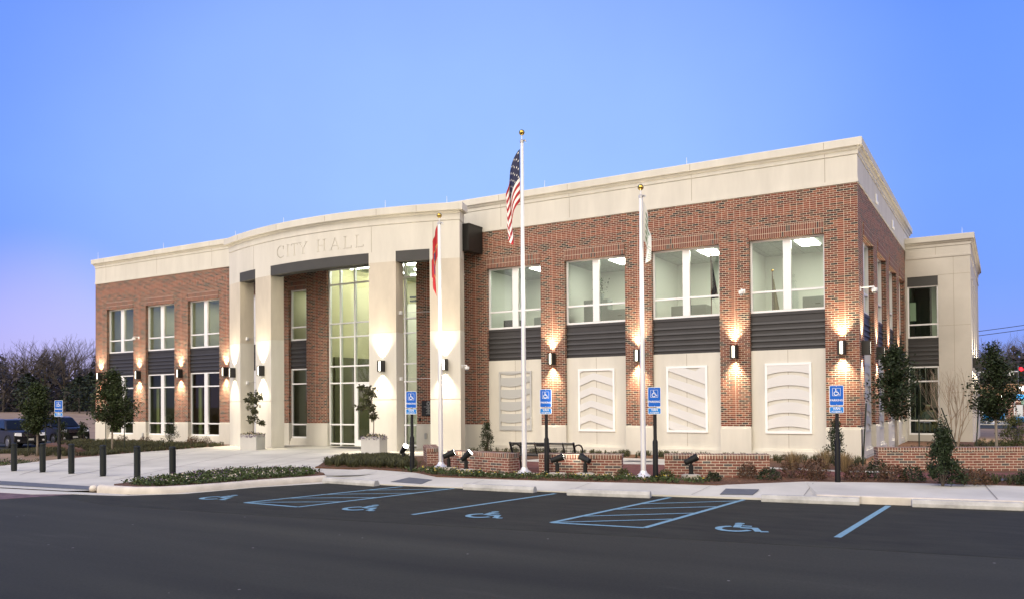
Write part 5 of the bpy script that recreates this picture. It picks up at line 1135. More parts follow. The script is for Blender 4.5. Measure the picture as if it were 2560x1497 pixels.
# ground covers nobody could count
def scatter(name, poly, z, n, fn, mats, seed):
    random.seed(seed); xs_ = [p[0] for p in poly]; ys_ = [p[1] for p in poly]; mb = MB(); c = 0
    def inside(x, y):
        r = False; j = len(poly)-1
        for i in range(len(poly)):
            if (poly[i][1] > y) != (poly[j][1] > y) and x < (poly[j][0]-poly[i][0])*(y-poly[i][1])/(poly[j][1]-poly[i][1])+poly[i][0]: r = not r
            j = i
        return r
    while c < n:
        x, y = random.uniform(min(xs_), max(xs_)), random.uniform(min(ys_), max(ys_))
        if inside(x, y): fn(mb, x, y, z); c += 1
    return tag(mb.build(name, mats), kind='stuff')
def pansy(mb, x, y, z):
    h = random.uniform(.06, .13)
    for k in range(11): mb.leaf((x+random.gauss(0, .055), y+random.gauss(0, .055), z+h*random.uniform(.1, 1)), random.uniform(.035, .065), 0, droop=.3, ratio=.8)
    if random.random() < .22: 
        for k in range(3): mb.leaf((x+random.gauss(0, .02), y+random.gauss(0, .02), z+h+.02), .035, 1 if random.random() < .55 else 2, droop=.2, ratio=1)
scatter('flower_bed', [(-14.4, -15.2), (-13.9, -15.4), (-13.4, -15.35), (-12.95, -15.05), (-12.6, -14.4), (-12.4, -13.6), (-12.2, -12.8), (-11.95, -12.0), (-11.95, -11.1), (-12.4, -10.75), (-13.5, -10.2), (-15.1, -11.3), (-14.95, -13.2)], .158, 1150, pansy, [L_PAN, PET, PETP], 101)
scatter('flower_bed', [(-10.7, -9.2), (-8.8, -10.05), (-7.2, -10.12), (-5.6, -9.9), (-3.1, -9.4), (-1.9, -9.15), (-2.2, -8.6), (-3.3, -8.7), (-4.4, -8.9), (-5.9, -9.25), (-7.2, -9.3), (-8.6, -9.3), (-9.9, -8.6)], .172, 430, pansy, [L_PAN, PET, mat('petal_yellow', (.55, .42, .05), .7)], 102)
def blade(mb, x, y, z, h=.26, n=22, mi=0):
    for k in range(n):
        a = random.uniform(0, 2*PI); q = random.uniform(.4, 1)*h*.9; b = Vector((x+random.gauss(0, .03), y+random.gauss(0, .03), z)); hh = h*random.uniform(.5, 1)
        w = Vector((-math.sin(a), math.cos(a), 0))*.007; m1 = b+Vector((math.cos(a)*q*.45, math.sin(a)*q*.45, hh)); e = b+Vector((math.cos(a)*q, math.sin(a)*q, hh*.55))
        mb.add([b-w, b+w, m1+w, m1-w, e], [(0, 1, 2, 3), (3, 2, 4)], mi)
scatter('liriope_grass', [(-14.2, -8.6), (-13.6, -9.0), (-12.2, -8.85), (-10.9, -8.75), (-10.5, -8.7), (-11.2, -7.9), (-12.0, -7.0), (-12.8, -6.2), (-13.9, -5.6), (-15.2, -6.6)], .17, 330, blade, [L_GRA], 103)
scatter('ground_cover', [(-13.8, -1.4), (-9.0, -1.8), (-4.4, -1.8), (-1.5, -2.5), (0, -3.2), (.6, -2.4), (0, -.2), (-13.8, -.15)], .172, 230, lambda mb, x, y, z: blade(mb, x, y, z, .20, 14), [L_GRA], 104)
scatter('ground_cover', [(-39.2, -.3), (-28.5, -.5), (-26.9, -1.9), (-26.3, -5.2), (-26.0, -8.6), (-26.9, -8.9), (-28.4, -7.2), (-33, -5.0), (-38.6, -2.9), (-39.4, -1.4)], .13, 900, lambda mb, x, y, z: blade(mb, x, y, z, .18, 16), [L_GRA], 105)
scatter('ground_cover', [(-44.5, -3.5), (-40.5, -1.2), (-33, -5.0), (-29.6, -7.4), (-31, -8.6), (-36, -6.8), (-43, -4.5)], -.02, 520, lambda mb, x, y, z: blade(mb, x, y, ground_z(x, y), .22, 16), [L_GRA, L_GRA], 106)
scatter('flower_bed', [(-26.2, -10.3), (-25.2, -12.4), (-27, -13.6), (-31, -13.2), (-29.5, -11.0)], .0, 260, pansy, [L_PAN, PET, PETP], 107)
scatter('ground_cover', [(1.5, 0.2), (4.4, -.6), (7.5, 1.5), (7, 9), (4.6, 12), (2.8, 13.5), (2.7, 9), (.4, 5)], .172, 520, lambda mb, x, y, z: blade(mb, x, y, z, .22, 14), [L_GRA], 108)
scatter('ground_cover', [(2.6, -6.5), (4.3, -6.5), (8, -5.8), (8, -5.2), (4.2, -5.7), (2.7, -6.0)], .172, 130, lambda mb, x, y, z: blade(mb, x, y, z, .20, 14), [L_GRA], 109)
# pine-straw litter
def straw(mb, x, y, z):
    a = random.uniform(0, PI); l = random.uniform(.05, .12); d = Vector((math.cos(a)*l, math.sin(a)*l, random.uniform(-.01, .03))); w = Vector((-math.sin(a), math.cos(a), 0))*.004; b = Vector((x, y, z+random.uniform(.005, .03)))
    mb.add([b-w, b+w, b+d+w, b+d-w], [(0, 1, 2, 3)])
scatter('pine_straw', [(-13.8, -9.1), (-10.9, -8.95), (-8.8, -10.08), (-5.6, -9.93), (-1.7, -9.18), (0, -7.4), (3, -6.6), (4.2, -6.5), (4.2, -5.9), (0, -5.7), (-1.5, -7.6), (-3, -8.4), (-6, -9.2), (-9, -9.2), (-12, -8.3), (-14, -8.4)], .172, 5200, straw, [LG('straw', (.20, .10, .05), .5)], 110)

# ================================================================== planters with young magnolias
def planter(x, y, z, rz, label, w=.74, h=.62):
    t = thing('planter', label, 'planter', (x, y, z), rz, 'square metal planters at the entrance')
    m = MB(); q = .035; a = w/2
    m.prism([(-a, -a, 0), (a, -a, 0), (a, a, 0), (-a, a, 0)], (0, 0, h-.09), 0); 
    for (x0, x1, y0, y1) in ((-a, a, -a, -a+q), (-a, a, a-q, a), (-a, -a+q, -a+q, a-q), (a-q, a, -a+q, a-q)): m.box(x0, x1, y0, y1, h-.09, h, 0)
    m.build('box', mat('planter_metal', (.48, .48, .47), .40, .35, var=.06, vscale=2), t, bevel=.006)
    m = MB(); m.box(-a+q, a-q, -a+q, a-q, h-.089, h-.05); m.build('soil', MUL, t)
    random.seed(int(abs(x)*100)); c = MB()
    for k in range(420):
        px, py = random.uniform(-a, a)*1.05, random.uniform(-a, a)*1.05; ed = max(abs(px), abs(py))/a
        c.leaf((px, py, h-.06+random.uniform(.0, .16)*(1.2-ed*.6)), random.uniform(.04, .07), random.choice([0, 0, 1, 2, 2, 3]), droop=.4, ratio=.8)
    for k in range(110):
        s_ = random.choice((-1, 1)); px = random.uniform(-a, a); e = a+random.uniform(0, .03); p_ = (px, -e) if random.random() < .5 else (s_*e, px)
        c.leaf((p_[0], p_[1], h-random.uniform(-.03, .10)), .05, 3, droop=-.6, ratio=.8)
    c.build('flowers', [L_PAN, L_OLV, LG('bloom_cream', (.50, .42, .28), .3), PETP], t)
def magnolia(x, y, z, h, label, seed, curve, side=()):
    random.seed(seed); t = thing('magnolia_tree', label, 'tree', (x, y, z), 0, 'potted magnolias at the entrance')
    pts = [Vector((curve*math.sin(f*PI*.9)*.5+lx*f, 0, h*f)) for f, lx in [(i/6, -curve*.9) for i in range(7)]]
    m = MB(); m.tube(pts, [.024-.0028*i for i in range(7)], 6); m.build('trunk', BARK, t, smooth=True)
    b = MB(); c = MB(); tips = []
    for k in range(22):
        f = random.uniform(.30, 1); i = min(5, int(f*6)); p0 = pts[i].lerp(pts[i+1], f*6-i); a = random.uniform(0, 2*PI); l = random.uniform(.10, .26)*(1.1 if f > .6 else .65)
        e = p0+Vector((math.cos(a)*l, math.sin(a)*l, random.uniform(.0, .18))); b.tube([p0, e], [.008, .003], 4); tips.append((p0, e))
    for (f, dx, dz) in side:
        i = min(5, int(f*6)); p0 = pts[i].lerp(pts[i+1], f*6-i); e = p0+Vector((dx, .0, dz)); b.tube([p0, p0.lerp(e, .5)+Vector((0, 0, -.03)), e], [.010, .007, .004], 5); tips += [(p0.lerp(e, .45), e)]*4
    b.build('branch', BARK, t)
    for k in range(620):
        p0, e = random.choice(tips); q = p0.lerp(e, random.uniform(.3, 1.1))+Vector((random.gauss(0, .03), random.gauss(0, .03), random.gauss(0, .03)))
        c.leaf(q, random.uniform(.12, .19), 0, droop=random.choice((-.7, -.9, .2)), ratio=.42)
    c.build('foliage', [L_MAG], t)
planter(-16.35, -3.70, .17, .30, 'bigger-looking grey metal planter before the third portico column', .74, .66)
magnolia(-16.40, -3.70, .75, 1.95, 'drooping magnolia in the planter before the third portico column, with a branch reaching left', 121, .30, ((.55, -.75, .12), (.95, -.4, .1)))
planter(-23.25, -3.35, .15, .32, 'grey metal planter between the first two portico columns', .74, .66)
magnolia(-23.22, -3.35, .72, 1.75, 'small magnolia in the planter between the first two portico columns', 122, -.05, ((.35, .62, -.02), (.9, -.40, -.02), (.95, .42, .02)))
dmx = MB(); dmx.box(-20.9, -18.6, -1.25, -.35, .188, .2); tag(dmx.build('door_mat', mat('mat_dark', (.05, .05, .05), .95)), 'dark door mat in front of the glass entrance doors', 'door mat')

# ================================================================== cars
def suv(x, y, z, rz, label, body, seed=0, kind=0, rear=False, grp='cars parked beyond the left end', nm='parked_car', lights=True):
    t = thing(nm, label, 'car', (x, y, z), rz, grp)
    Lc, w, h = (4.85, 1.96, 1.80) if kind < 2 else (4.5, 1.82, 1.48)
    # side profile (x from front 0 to back -L)
    if kind == 0: pf = [(0, .36), (.02, .62), (-.06, .98), (-.18, 1.06), (-1.15, 1.13), (-1.25, 1.15), (-4.75, 1.16), (-4.85, 1.05), (-4.85, .40), (-4.7, .30), (-.2, .28)]; gh = [(-1.22, 1.14), (-1.85, 1.74), (-2.1, 1.79), (-4.35, 1.79), (-4.75, 1.62), (-4.80, 1.15)]
    elif kind == 1: pf = [(0, .40), (.02, .70), (-.04, 1.10), (-.16, 1.17), (-1.25, 1.22), (-5.0, 1.22), (-5.05, 1.1), (-5.05, .45), (-4.9, .34), (-.2, .32)]; gh = [(-1.28, 1.21), (-1.95, 1.82), (-2.2, 1.88), (-4.6, 1.88), (-4.95, 1.75), (-5.0, 1.21)]
    else: pf = [(0, .32), (.02, .55), (-.1, .72), (-1.2, .90), (-3.9, .95), (-4.4, .92), (-4.5, .6), (-4.45, .3), (-.2, .25)]; gh = [(-1.25, .90), (-2.0, 1.38), (-2.4, 1.46), (-3.3, 1.44), (-4.0, .94)]
    def loft(P, k_top, zlo, zhi, mi, mb):
        n = len(P); o = len(mb.v)
        for s in (-1, 1):
            for (px, pz) in P:
                f = max(0, (pz-zlo)/(zhi-zlo)); mb.v.append((px, s*(w/2-k_top*f), pz))
        mb.f += [tuple(o+i for i in range(n)), tuple(o+n+i for i in reversed(range(n)))]; mb.m += [mi, mi]
        for i in range(n): j = (i+1) % n; mb.f.append((o+j, o+i, o+n+i, o+n+j)); mb.m.append(mi)
    m = MB(); loft(pf, .05, .9, 1.2, 0, m); m.build('body', body, t, bevel=.05, seg=3, smooth=40)
    zl, zh = gh[0][1], max(p[1] for p in gh); m = MB(); loft(gh, .22, zl, zh, 0, m); cab = m.build('cabin', body, t, bevel=.05, seg=3, smooth=40)
    G = mat('car_glass', (.010, .013, .016), .12, .0, spec=.25); m = MB(); a, b = gh[0], gh[1]; q = .22*(b[1]-zl)/(zh-zl)
    nx_, nz_ = (b[1]-a[1]), -(b[0]-a[0]); ln = math.hypot(nx_, nz_); ox, oz = nx_/ln*.02, nz_/ln*.02
    P_ = lambda f, s, inn: (a[0]+(b[0]-a[0])*f+ox, s*(w/2-.22*((a[1]+(b[1]-a[1])*f)-zl)/(zh-zl)-inn), a[1]+(b[1]-a[1])*f+oz)
    m.quad(P_(.08, -1, .10), P_(.08, 1, .10), P_(.95, 1, .09), P_(.95, -1, .09)); m.build('windshield', G, t)
    for s in (-1, 1):
        m = MB(); f0, f1 = zl+.06, zh-.09; yv = lambda z_: s*(w/2-.22*(z_-zl)/(zh-zl)+.012)
        xa = lambda z_: gh[0][0]+(gh[1][0]-gh[0][0])*(z_-gh[0][1])/(gh[1][1]-gh[0][1])-.16
        xe = gh[-2][0]+.15
        for (c0, c1) in ((None, -2.55), (-2.63, -3.65), (-3.73, xe)):
            if c1 > (c0 if c0 is not None else 0): continue
            pts = [(xa(f0) if c0 is None else c0, yv(f0), f0), (c1, yv(f0), f0), (c1, yv(f1), f1), (xa(f1) if c0 is None else c0, yv(f1), f1)]
            m.quad(*(pts if s < 0 else pts[::-1]))
        m.build('side_window', G, t)
        m = MB(); m.hexa([(-1.55, s*(w/2-.02), zl-.02), (-1.45, s*(w/2+.20), zl), (-1.55, s*(w/2+.20), zl), (-1.65, s*(w/2-.02), zl-.02), (-1.55, s*(w/2-.02), zl+.10), (-1.43, s*(w/2+.22), zl+.16), (-1.56, s*(w/2+.22), zl+.16), (-1.65, s*(w/2-.02), zl+.1)]); m.build('mirror', body, t, bevel=.02)
    TY = mat('tyre', (.015, .015, .015), .85); RM = mat('rim', (.30, .30, .31), .35, .8)
    for px in (-.95, -Lc+.95):
        for s in (-1, 1):
            m = MB(); r = .38 if kind < 2 else .33; y0 = s*(w/2-.22); y1 = s*(w/2+.015)
            pr = [(0, r*.96), (.02, r), (.2, r), (.235, r*.96)]
            for k in range(18): pass
            ring = []
            m.tube([(px, y0, r), (px, y0+(y1-y0)*.1, r), (px, y0+(y1-y0)*.9, r), (px, y1, r)], [r*.95, r, r, r*.95], 18); wh = m.build('wheel', TY, t, smooth=40)
            m = MB(); m.tube([(px, y1-s*.01, r), (px, y1+s*.008, r)], [r*.66, r*.6], 14); m.build('rim', RM, wh)
            m = MB(); A_ = [(px+(r+.05+.05*k_)*math.cos(R(an)), 0, r+(r+.05+.05*k_)*math.sin(R(an))) for k_ in (0, 1) for an in range(-10, 191, 20)]; n2 = len(A_)//2
            vs = [(p[0], s*(w/2-.01), p[2]) for p in A_]+[(p[0], s*(w/2+.03), p[2]) for p in A_]
            m.add(vs, [(n2*2+i, n2*2+i+1, n2*3+i+1, n2*3+i) for i in range(n2-1)]+[(i, n2*2+i, n2*2+i+1, i+1) for i in range(n2-1)]+[(n2+i, n2+i+1, n2*3+i+1, n2*3+i) for i in range(n2-1)]); m.build('wheel_arch', body if kind else mat('trim_dark', (.02, .02, .022), .5), t)
    if kind < 2:
        HL = mat('headlight', (.85, .86, .88), .25, .0, spec=.8); CH = mat('chrome', (.55, .56, .58), .15, 1.0); zt = 1.0 if kind == 0 else 1.12
        for s in (-1, 1):
            m = MB(); m.hexa([(.035, s*.52, zt-.24), (.02, s*.92, zt-.20), (-.22, s*.965, zt-.18), (-.2, s*.52, zt-.24), (-.02, s*.52, zt-.02), (-.06, s*.90, zt-.02), (-.26, s*.955, zt-.02), (-.2, s*.52, zt-.02)]); m.build('headlight', HL, t, bevel=.02)
            m = MB(); m.tube([(.03, s*.72, .50), (.045, s*.72, .50)], .075, 10); m.build('fog_lamp', HL, t)
        m = MB(); m.box(-.02, .035, -.48, .48, zt-.27, zt-.06); gr = m.build('grille', mat('grille_black', (.01, .01, .01), .5), t)
        m = MB()
        for k in range(3): m.box(.02, .05, -.47, .47, zt-.24+.07*k, zt-.215+.07*k)
        m.build('grille_bar', CH, gr)
        m = MB(); m.box(-.1, .05, -.85, .85, .36, .46); m.build('bumper_lip', mat('trim_dark', (.02, .02, .022), .5), t)
        m = MB(); m.box(.03, .055, -.16, .16, .50, .62); m.build('licence_plate', mat('plate_pale', (.6, .6, .56), .5), t)
        m = MB()
        for s in (-1, 1): m.tube([(gh[2][0]-.1, s*(w/2-.27), zh+.03), (gh[3][0], s*(w/2-.27), zh+.03)], .02, 5)
        m.build('roof_rail', CH, t)
    else:
        for s in (-1, 1):
            m = MB(); m.box(-4.52, -4.35, s*.60-.2, s*.60+.2, .68, .86); m.build('tail_light', mat('tail_red', (.45, .02, .02), .3), t)
    return t
NAV = mat('car_paint_navy', (.016, .017, .020), .32, .0, spec=.35); GRA = mat('car_paint_black', (.010, .010, .011), .3, .0, spec=.35); CWH = mat('car_paint_white', (.6, .61, .62), .25, .1)
suv(-48.6, 1.4, ground_z(-50, 1.4)+.0, -.12, 'dark navy SUV at the far left, partly behind the slender tree', NAV)
suv(-49.4, 4.75, ground_z(-50, 5)+.0, -.10, 'black SUV behind the small distant parking sign', GRA, kind=1)
sheet('side_driveway', [(-58, -8), (-46.5, -3.2), (-46.5, 24), (-58, 24)], -.53, ASP, skirt=.05)

# ================================================================== far left: bare trees and the wood behind
def bare_tree_mesh(seed, lv=6, spread=.42):
    random.seed(seed); tr = MB(); cr = MB()
    tr.tube([(0, 0, -.5), (random.gauss(0, .1), random.gauss(0, .1), 2.2), (random.gauss(0, .2), random.gauss(0, .2), 4.2)], [.30, .24, .19], 6)
    base = Vector(tr.v[-3])
    for k in range(5):
        a = 2*PI*k/5+random.uniform(-.4, .4); twig(cr, Vector((0, 0, 3.0+.35*k)), Vector((math.cos(a)*.75, math.sin(a)*.75, 1.0)).normalized(), 2.7, .12, lv, 3, 0, spread, .10, 3)
    twig(cr, Vector((0, 0, 4.0)), Vector((0, 0, 1)), 2.6, .16, lv, 3, 0, spread, .10, 3)
    return tr, cr
BKT = mat('bark_far', (.095, .082, .074), .95, var=.2, vscale=.6); TWG = mat('twig_far', (.078, .064, .052), .95, var=.2, vscale=.3)
PROT = []
for s in range(5):
    tr, cr = bare_tree_mesh(200+s, 5 if s else 5)
    t = thing('bare_tree', '', 'tree', group='bare winter trees'); tr.build('trunk', BKT, t); cr.build('crown', TWG, t); PROT.append(t)
used_p = set()
def put_bare(k, x, y, s, label, grp):
    o = PROT[k]
    if k in used_p: o = dup(o)
    used_p.add(k); o.location = (x, y, ground_z(x, y)-.2 if x < 0 or y < 100 else .3); o.rotation_euler = (0, 0, random.uniform(0, 6.28)); o.scale = (s*random.uniform(.85, 1.05),)*2+(s,); o['label'] = label; o['group'] = grp
random.seed(300)
LT = []
# along the wood edge, from the left frame edge to behind the building: (bearing pixel, distance, scale)
CAMP = Vector((3.85, -27.4, 0))
def bear(px): d = rt*((px-1280)/2058)+fw; return d
rows = [(-30, 150, 1.0), (8, 140, 1.05), (34, 158, 1.1), (62, 142, 1.22), (88, 150, 1.12), (112, 140, 1.20), (138, 152, 1.12), (160, 138, 1.26), (186, 146, 1.28), (206, 152, 1.10), (228, 150, .92), (250, 160, .85), (20, 172, 1.1), (75, 176, 1.15), (125, 170, 1.2), (175, 176, 1.1)]
for k, (px, d, s) in enumerate(rows):
    p = CAMP+bear(px)*d; put_bare(k % 5, p.x, p.y, s*.88, 'bare grey winter tree in the wood edge at the far left', 'bare trees at the wood edge, far left')
# the mass of brush and evergreens under them
random.seed(310); br = MB()
for k in range(15000):
    px = random.uniform(-90, 300); d = random.uniform(136, 182); p = CAMP+bear(px)*d; g = ground_z(p.x, p.y); hmax = 5.2+3.4*(.5+.5*math.sin(px*.045+2.6))+2.2*(.5+.5*math.sin(px*.13+1)); z = g+random.random()**1.1*hmax
    a = random.uniform(0, PI); l = random.uniform(.35, 1.1)
    v = Vector((math.cos(a)*l, math.sin(a)*l, random.uniform(-.3, 1.2)*l)); w = Vector((0, 0, 1)).cross(v).normalized()*random.uniform(.06, .30)+Vector((0, 0, .05)); b = Vector((p.x, p.y, z))
    br.add([b-w, b+v*.5-w*1.4, b+v, b+v*.5+w*1.4], [(0, 1, 2, 3)], 0 if random.random() < .90 else 1)
tag(br.build('undergrowth', [LG('brush_brown', (.042, .034, .028), .55), LG('brush_green', (.015, .020, .010), .5)]), kind='stuff')
hm = MB(); pts_f = []; pts_b = []
for i in range(14):
    px = -140+35*i; p = CAMP+bear(px)*150; q = CAMP+bear(px)*186; pts_f.append((p.x, p.y, ground_z(p.x, p.y)-.3)); pts_b.append((q.x, q.y, ground_z(q.x, q.y)+4.0+1.2*math.sin(i*1.3)))
o_ = len(hm.v); hm.v += pts_f+pts_b
for i in range(13): hm.f.append((i, i+1, 14+i+1, 14+i)); hm.m.append(0)
struct('hillside', hm, mat('leaf_litter', (.060, .044, .034), .95, col2=(.036, .028, .022), vscale=.3), smooth=True)
def evergreen(px, d, h, r, label, seed):
    random.seed(seed); p = CAMP+bear(px)*d; g = ground_z(p.x, p.y); t = thing('evergreen_tree', label, 'tree', (p.x, p.y, g), 0, 'dark evergreens under the bare trees'); m = MB(); m.tube([(0, 0, -.2), (0, 0, h*.9)], [.16, .03], 6); m.build('trunk', BKT, t); c = MB()
    for k in range(1100):
        f = random.random()**.8; a = random.uniform(0, 2*PI); rr = r*math.sin(PI*min(1, .12+f*.9))**.7*random.uniform(.3, 1.1); c.leaf((math.cos(a)*rr, math.sin(a)*rr, h*f+.3), random.uniform(.25, .6), 0, droop=.1, ratio=.6)
    c.build('crown', LG('leaf_pine_dark', (.016, .025, .012), .5), t)
for a in [(70, 128, 5.6, 2.2, 'dark evergreen in the wood edge, left of the small sign', 320), (198, 126, 5.2, 2.6, 'dark evergreen in the wood edge, next to the building corner', 321), (228, 130, 6.0, 2.4, 'dark evergreen partly behind the building corner', 323)]: evergreen(*a)
# ================================================================== far right: trees, gas station, signals, wires
rows = [(2425, 118, .74), (2452, 108, .80), (2478, 122, .86), (2503, 110, .92), (2530, 120, .95), (2556, 112, .98), (2588, 118, 1.0), (2440, 130, .9), (2515, 132, 1.0), (2570, 130, 1.0)]
random.seed(330)
for k, (px, d, s) in enumerate(rows):
    p = CAMP+bear(px)*d; put_bare(k % 5, p.x, p.y, s*.92, 'bare winter tree behind the gas station at the right edge', 'bare trees behind the gas station')
br = MB()
for k in range(7500):
    px = random.uniform(2380, 2680); d = random.uniform(104, 128); p = CAMP+bear(px)*d; z = random.random()**1.1*(7.0+1.6*math.sin(px*.05))
    a = random.uniform(0, PI); l = random.uniform(.35, 1.0); v = Vector((math.cos(a)*l, math.sin(a)*l, random.uniform(-.3, 1.2)*l)); w = Vector((0, 0, 1)).cross(v).normalized()*random.uniform(.06, .28)+Vector((0, 0, .05)); b = Vector((p.x, p.y, z))
    br.add([b-w, b+v*.5-w*1.4, b+v, b+v*.5+w*1.4], [(0, 1, 2, 3)], 0 if random.random() < .8 else 1)
tag(br.build('undergrowth', [LG('brush_brown', (.05, .038, .03)), LG('brush_green', (.022, .03, .014))]), kind='stuff')
# gas station building with lit sign
gs = thing('gas_station', 'tan gas station building with bright eave lights and a lit white sign', 'building', (6.4, 60.5, .05))
m = MB(); m.box(-4.2, 16, 0, 9, -.2, 2.35); m.build('wall', brick('far_brick', 'run', bw=.6, bh=.2, ms=.01, reds=[(0, (.16, .08, .065)), (.3, (.2, .1, .08)), (.6, (.17, .085, .07)), (.8, (.22, .11, .09))]), gs)
m = MB(); m.box(-4.5, 16.2, -.9, 9.2, 2.36, 3.30); m.box(-4.6, 16.3, -1.0, 9.3, 3.30, 3.38); m.build('fascia', mat('fascia_tan', (.36, .22, .13), .8), gs)
m = MB(); m.box(-4.6, 16.3, -.95, 9.3, 3.381, 4.4); m.prism([(-4.6, -.95, 3.381), (-4.6, 4, 4.9), (-4.6, 9.3, 3.381)], (20.9, 0, 0)) if False else None
m.build('roof', mat('roof_brown', (.035, .03, .027), .9), gs)
m = MB(); text_mesh('Val', .62, 0, m, lambda u, v: (u, -.92, 2.72+v), align='LEFT', bold=.02); o = m.build('sign_lettering', mat('sign_glow', (1, 1, 1), .5, emit=(1, .97, .97), estr=5), gs); o.location = (-1.48, 0, 0)
for x in (-3.7, -2.95, -1.8, -.75, .4, 1.8, 3.6): m = MB(); m.lathe([(.15, -.02), (.20, -.09), (.15, -.16)], (x, -.45, 2.36), 10); m.build('eave_light', mat('eave_glow', (1, 1, 1), .5, emit=(1, .97, .9), estr=30), gs)
m = MB(); m.box(.2, 3.2, -.03, 0.05, .0, 2.1); m.build('shopfront', GLD, gs)
for x in (-1.3, -.2): m = MB(); m.hexa([(x, -.75, 1.45), (x+.95, -.75, 1.45), (x+.95, -.02, 1.45), (x, -.02, 1.45), (x, -.72, 1.5), (x+.95, -.72, 1.5), (x+.95, -.02, 1.95), (x, -.02, 1.95)]); m.build('awning', mat('awning_green', (.03, .07, .05), .8), gs)
VB = mat('vacuum_blue', (.02, .24, .60), .4); VW = mat('vacuum_white', (.65, .68, .7), .4)
v = thing('vacuum_station', 'bright blue car vacuum drum on white legs, left of the pump sign', 'vacuum', (3.05, 44.6+6, .08)); m = MB(); m.tube([(-.75, 0, .72), (.75, 0, .72)], .52, 14); m.build('drum', VB, v, smooth=40)
m = MB()
for x in (-.8, .8): m.tube([(x, -.3, 0), (x, -.5, .9), (x, 0, 1.3), (x, .5, .9), (x, .3, 0)], .07, 6)
m.build('frame', VW, v); m = MB(); m.tube([(-.2, -.56, .9), (0, -.62, .6), (.25, -.58, .5), (.45, -.55, .85)], .05, 6); m.build('hose', BRZ, v)
v = thing('air_machine', 'blue and white service machine with an arched lit blue top', 'service machine', (4.85, 50.8, .08)); m = MB(); m.box(-.42, .42, -.3, .3, 0, .55); m.build('base_cabinet', VB, v, bevel=.03); m = MB(); m.box(-.40, -.30, -.2, .2, .55, 2.0); m.box(.30, .40, -.2, .2, .55, 2.0); m.box(-.22, .22, -.15, .15, .55, 1.5); m.build('uprights', VW, v)
m = MB(); m.prism([(.62*math.cos(R(a)), -.25, 1.95+.42*math.sin(R(a))) for a in range(0, 181, 20)], (0, .5, 0)); m.build('arched_top', mat('vacuum_sign', (.02, .25, .6), .4, emit=(.05, .45, 1), estr=.8), v)
suv(7.3, 50.6, .06, PI+.25, 'white car cut off by the right edge, at the gas station', CWH, kind=2, grp='cars at the gas station')
for k, (x, y) in enumerate([(1.2, 48.8+.9), (2.4, 49.8), (3.8, 49.9), (5.1, 49.9), (6.4, 49.8)]): round_shrub(x, y, .05, .45, .5, ['clipped shrub by the street, farthest left before the vacuum', 'clipped shrub by the street under the vacuum drum', 'clipped shrub by the street between vacuum and service machine', 'clipped shrub by the street under the service machine', 'clipped shrub by the street under the white car'][k], L_JUN, 260, 140+k, .12)
mp = thing('signal_mast', 'grey traffic signal mast arm reaching in from the right', 'signal mast', (9.5, 42.6, 0)); m = MB(); m.tube([(0, 0, 0), (0, 0, 5.6)], [.16, .11], 10); m.build('pole', mat('galvanised', (.32, .33, .34), .45, .6), mp); m = MB(); m.tube([(0, 0, 4.0), (-3, 0, 4.02), (-8.2, 0, 4.05)], [.10, .085, .06], 8); m.build('arm', mat('galvanised'), mp)
def signal(x, y, z, label):
    t = thing('traffic_light', label, 'traffic light', (x, y, z), -.35, 'traffic lights on the mast arm'); m = MB(); m.box(-.19, .19, -.10, .14, -.56, .56); m.build('housing', mat('signal_black', (.012, .012, .013), .5), t, bevel=.02)
    m = MB(); m.box(-.30, -.26, .1, .13, -.75, .62); m.build('bracket', mat('galvanised'), t)
    for k, (c, e) in enumerate((((.75, .01, .015), 7), ((.05, .035, .008), 0), ((.01, .04, .02), 0))):
        m = MB(); zc = .36-.36*k; m.tube([(0, -.101, zc), (0, -.118, zc)], .135, 14); m.build('lens', mat('signal_lens_%s' % 'ray'[k] if False else ['red_lens', 'amber_lens', 'green_lens'][k], c, .3, emit=c if e else None, estr=e), t)
        m = MB()
        for q in range(9):
            a0, a1 = R(q*20), R(q*20+20); m.quad((.15*math.cos(a0), -.105, zc+.15*math.sin(a0)), (.15*math.cos(a1), -.105, zc+.15*math.sin(a1)), (.14*math.cos(a1), -.28, zc+.14*math.sin(a1)), (.14*math.cos(a0), -.28, zc+.14*math.sin(a0)))
        m.build('visor', mat('signal_black'), t)
signal(3.60, 42.3, 4.0, 'traffic light showing red, left one on the mast arm'); signal(4.92, 42.3, 3.85, 'traffic light showing red, nearer the right edge of the photo')
m = MB(); m.box(4.05, 4.42, 42.36, 42.38, 3.72, 4.12); tag(m.build('street_sign', SWH), 'small white sign plate between the two traffic lights', 'sign')
for k, z in enumerate((0, -.32)):
    m = MB(); m.tube([(-8+x, 36+x*.6, 7.05+z+(x-10.3)*.147+.0010*(x-10.3)**2) for x in range(0, 41, 4)], .022, 4); tag(m.build('power_line', mat('wire_black', (.02, .02, .02), .6)), ['upper power line crossing the sky right of the building', 'lower power line crossing the sky right of the building'][k], 'power line')
for k, (x, y, s_) in enumerate([(-47, -33, .85), (-56, -42, .95), (-40, -44, .9), (-66, -38, 1.0), (-30, -62, 1.0), (-8, -70, .95), (14, -66, .9)]):
    put_bare((k+1) % 5, x, y, s_, 'bare winter tree across the lot, mirrored in the entrance glass', 'bare trees mirrored in the glass')
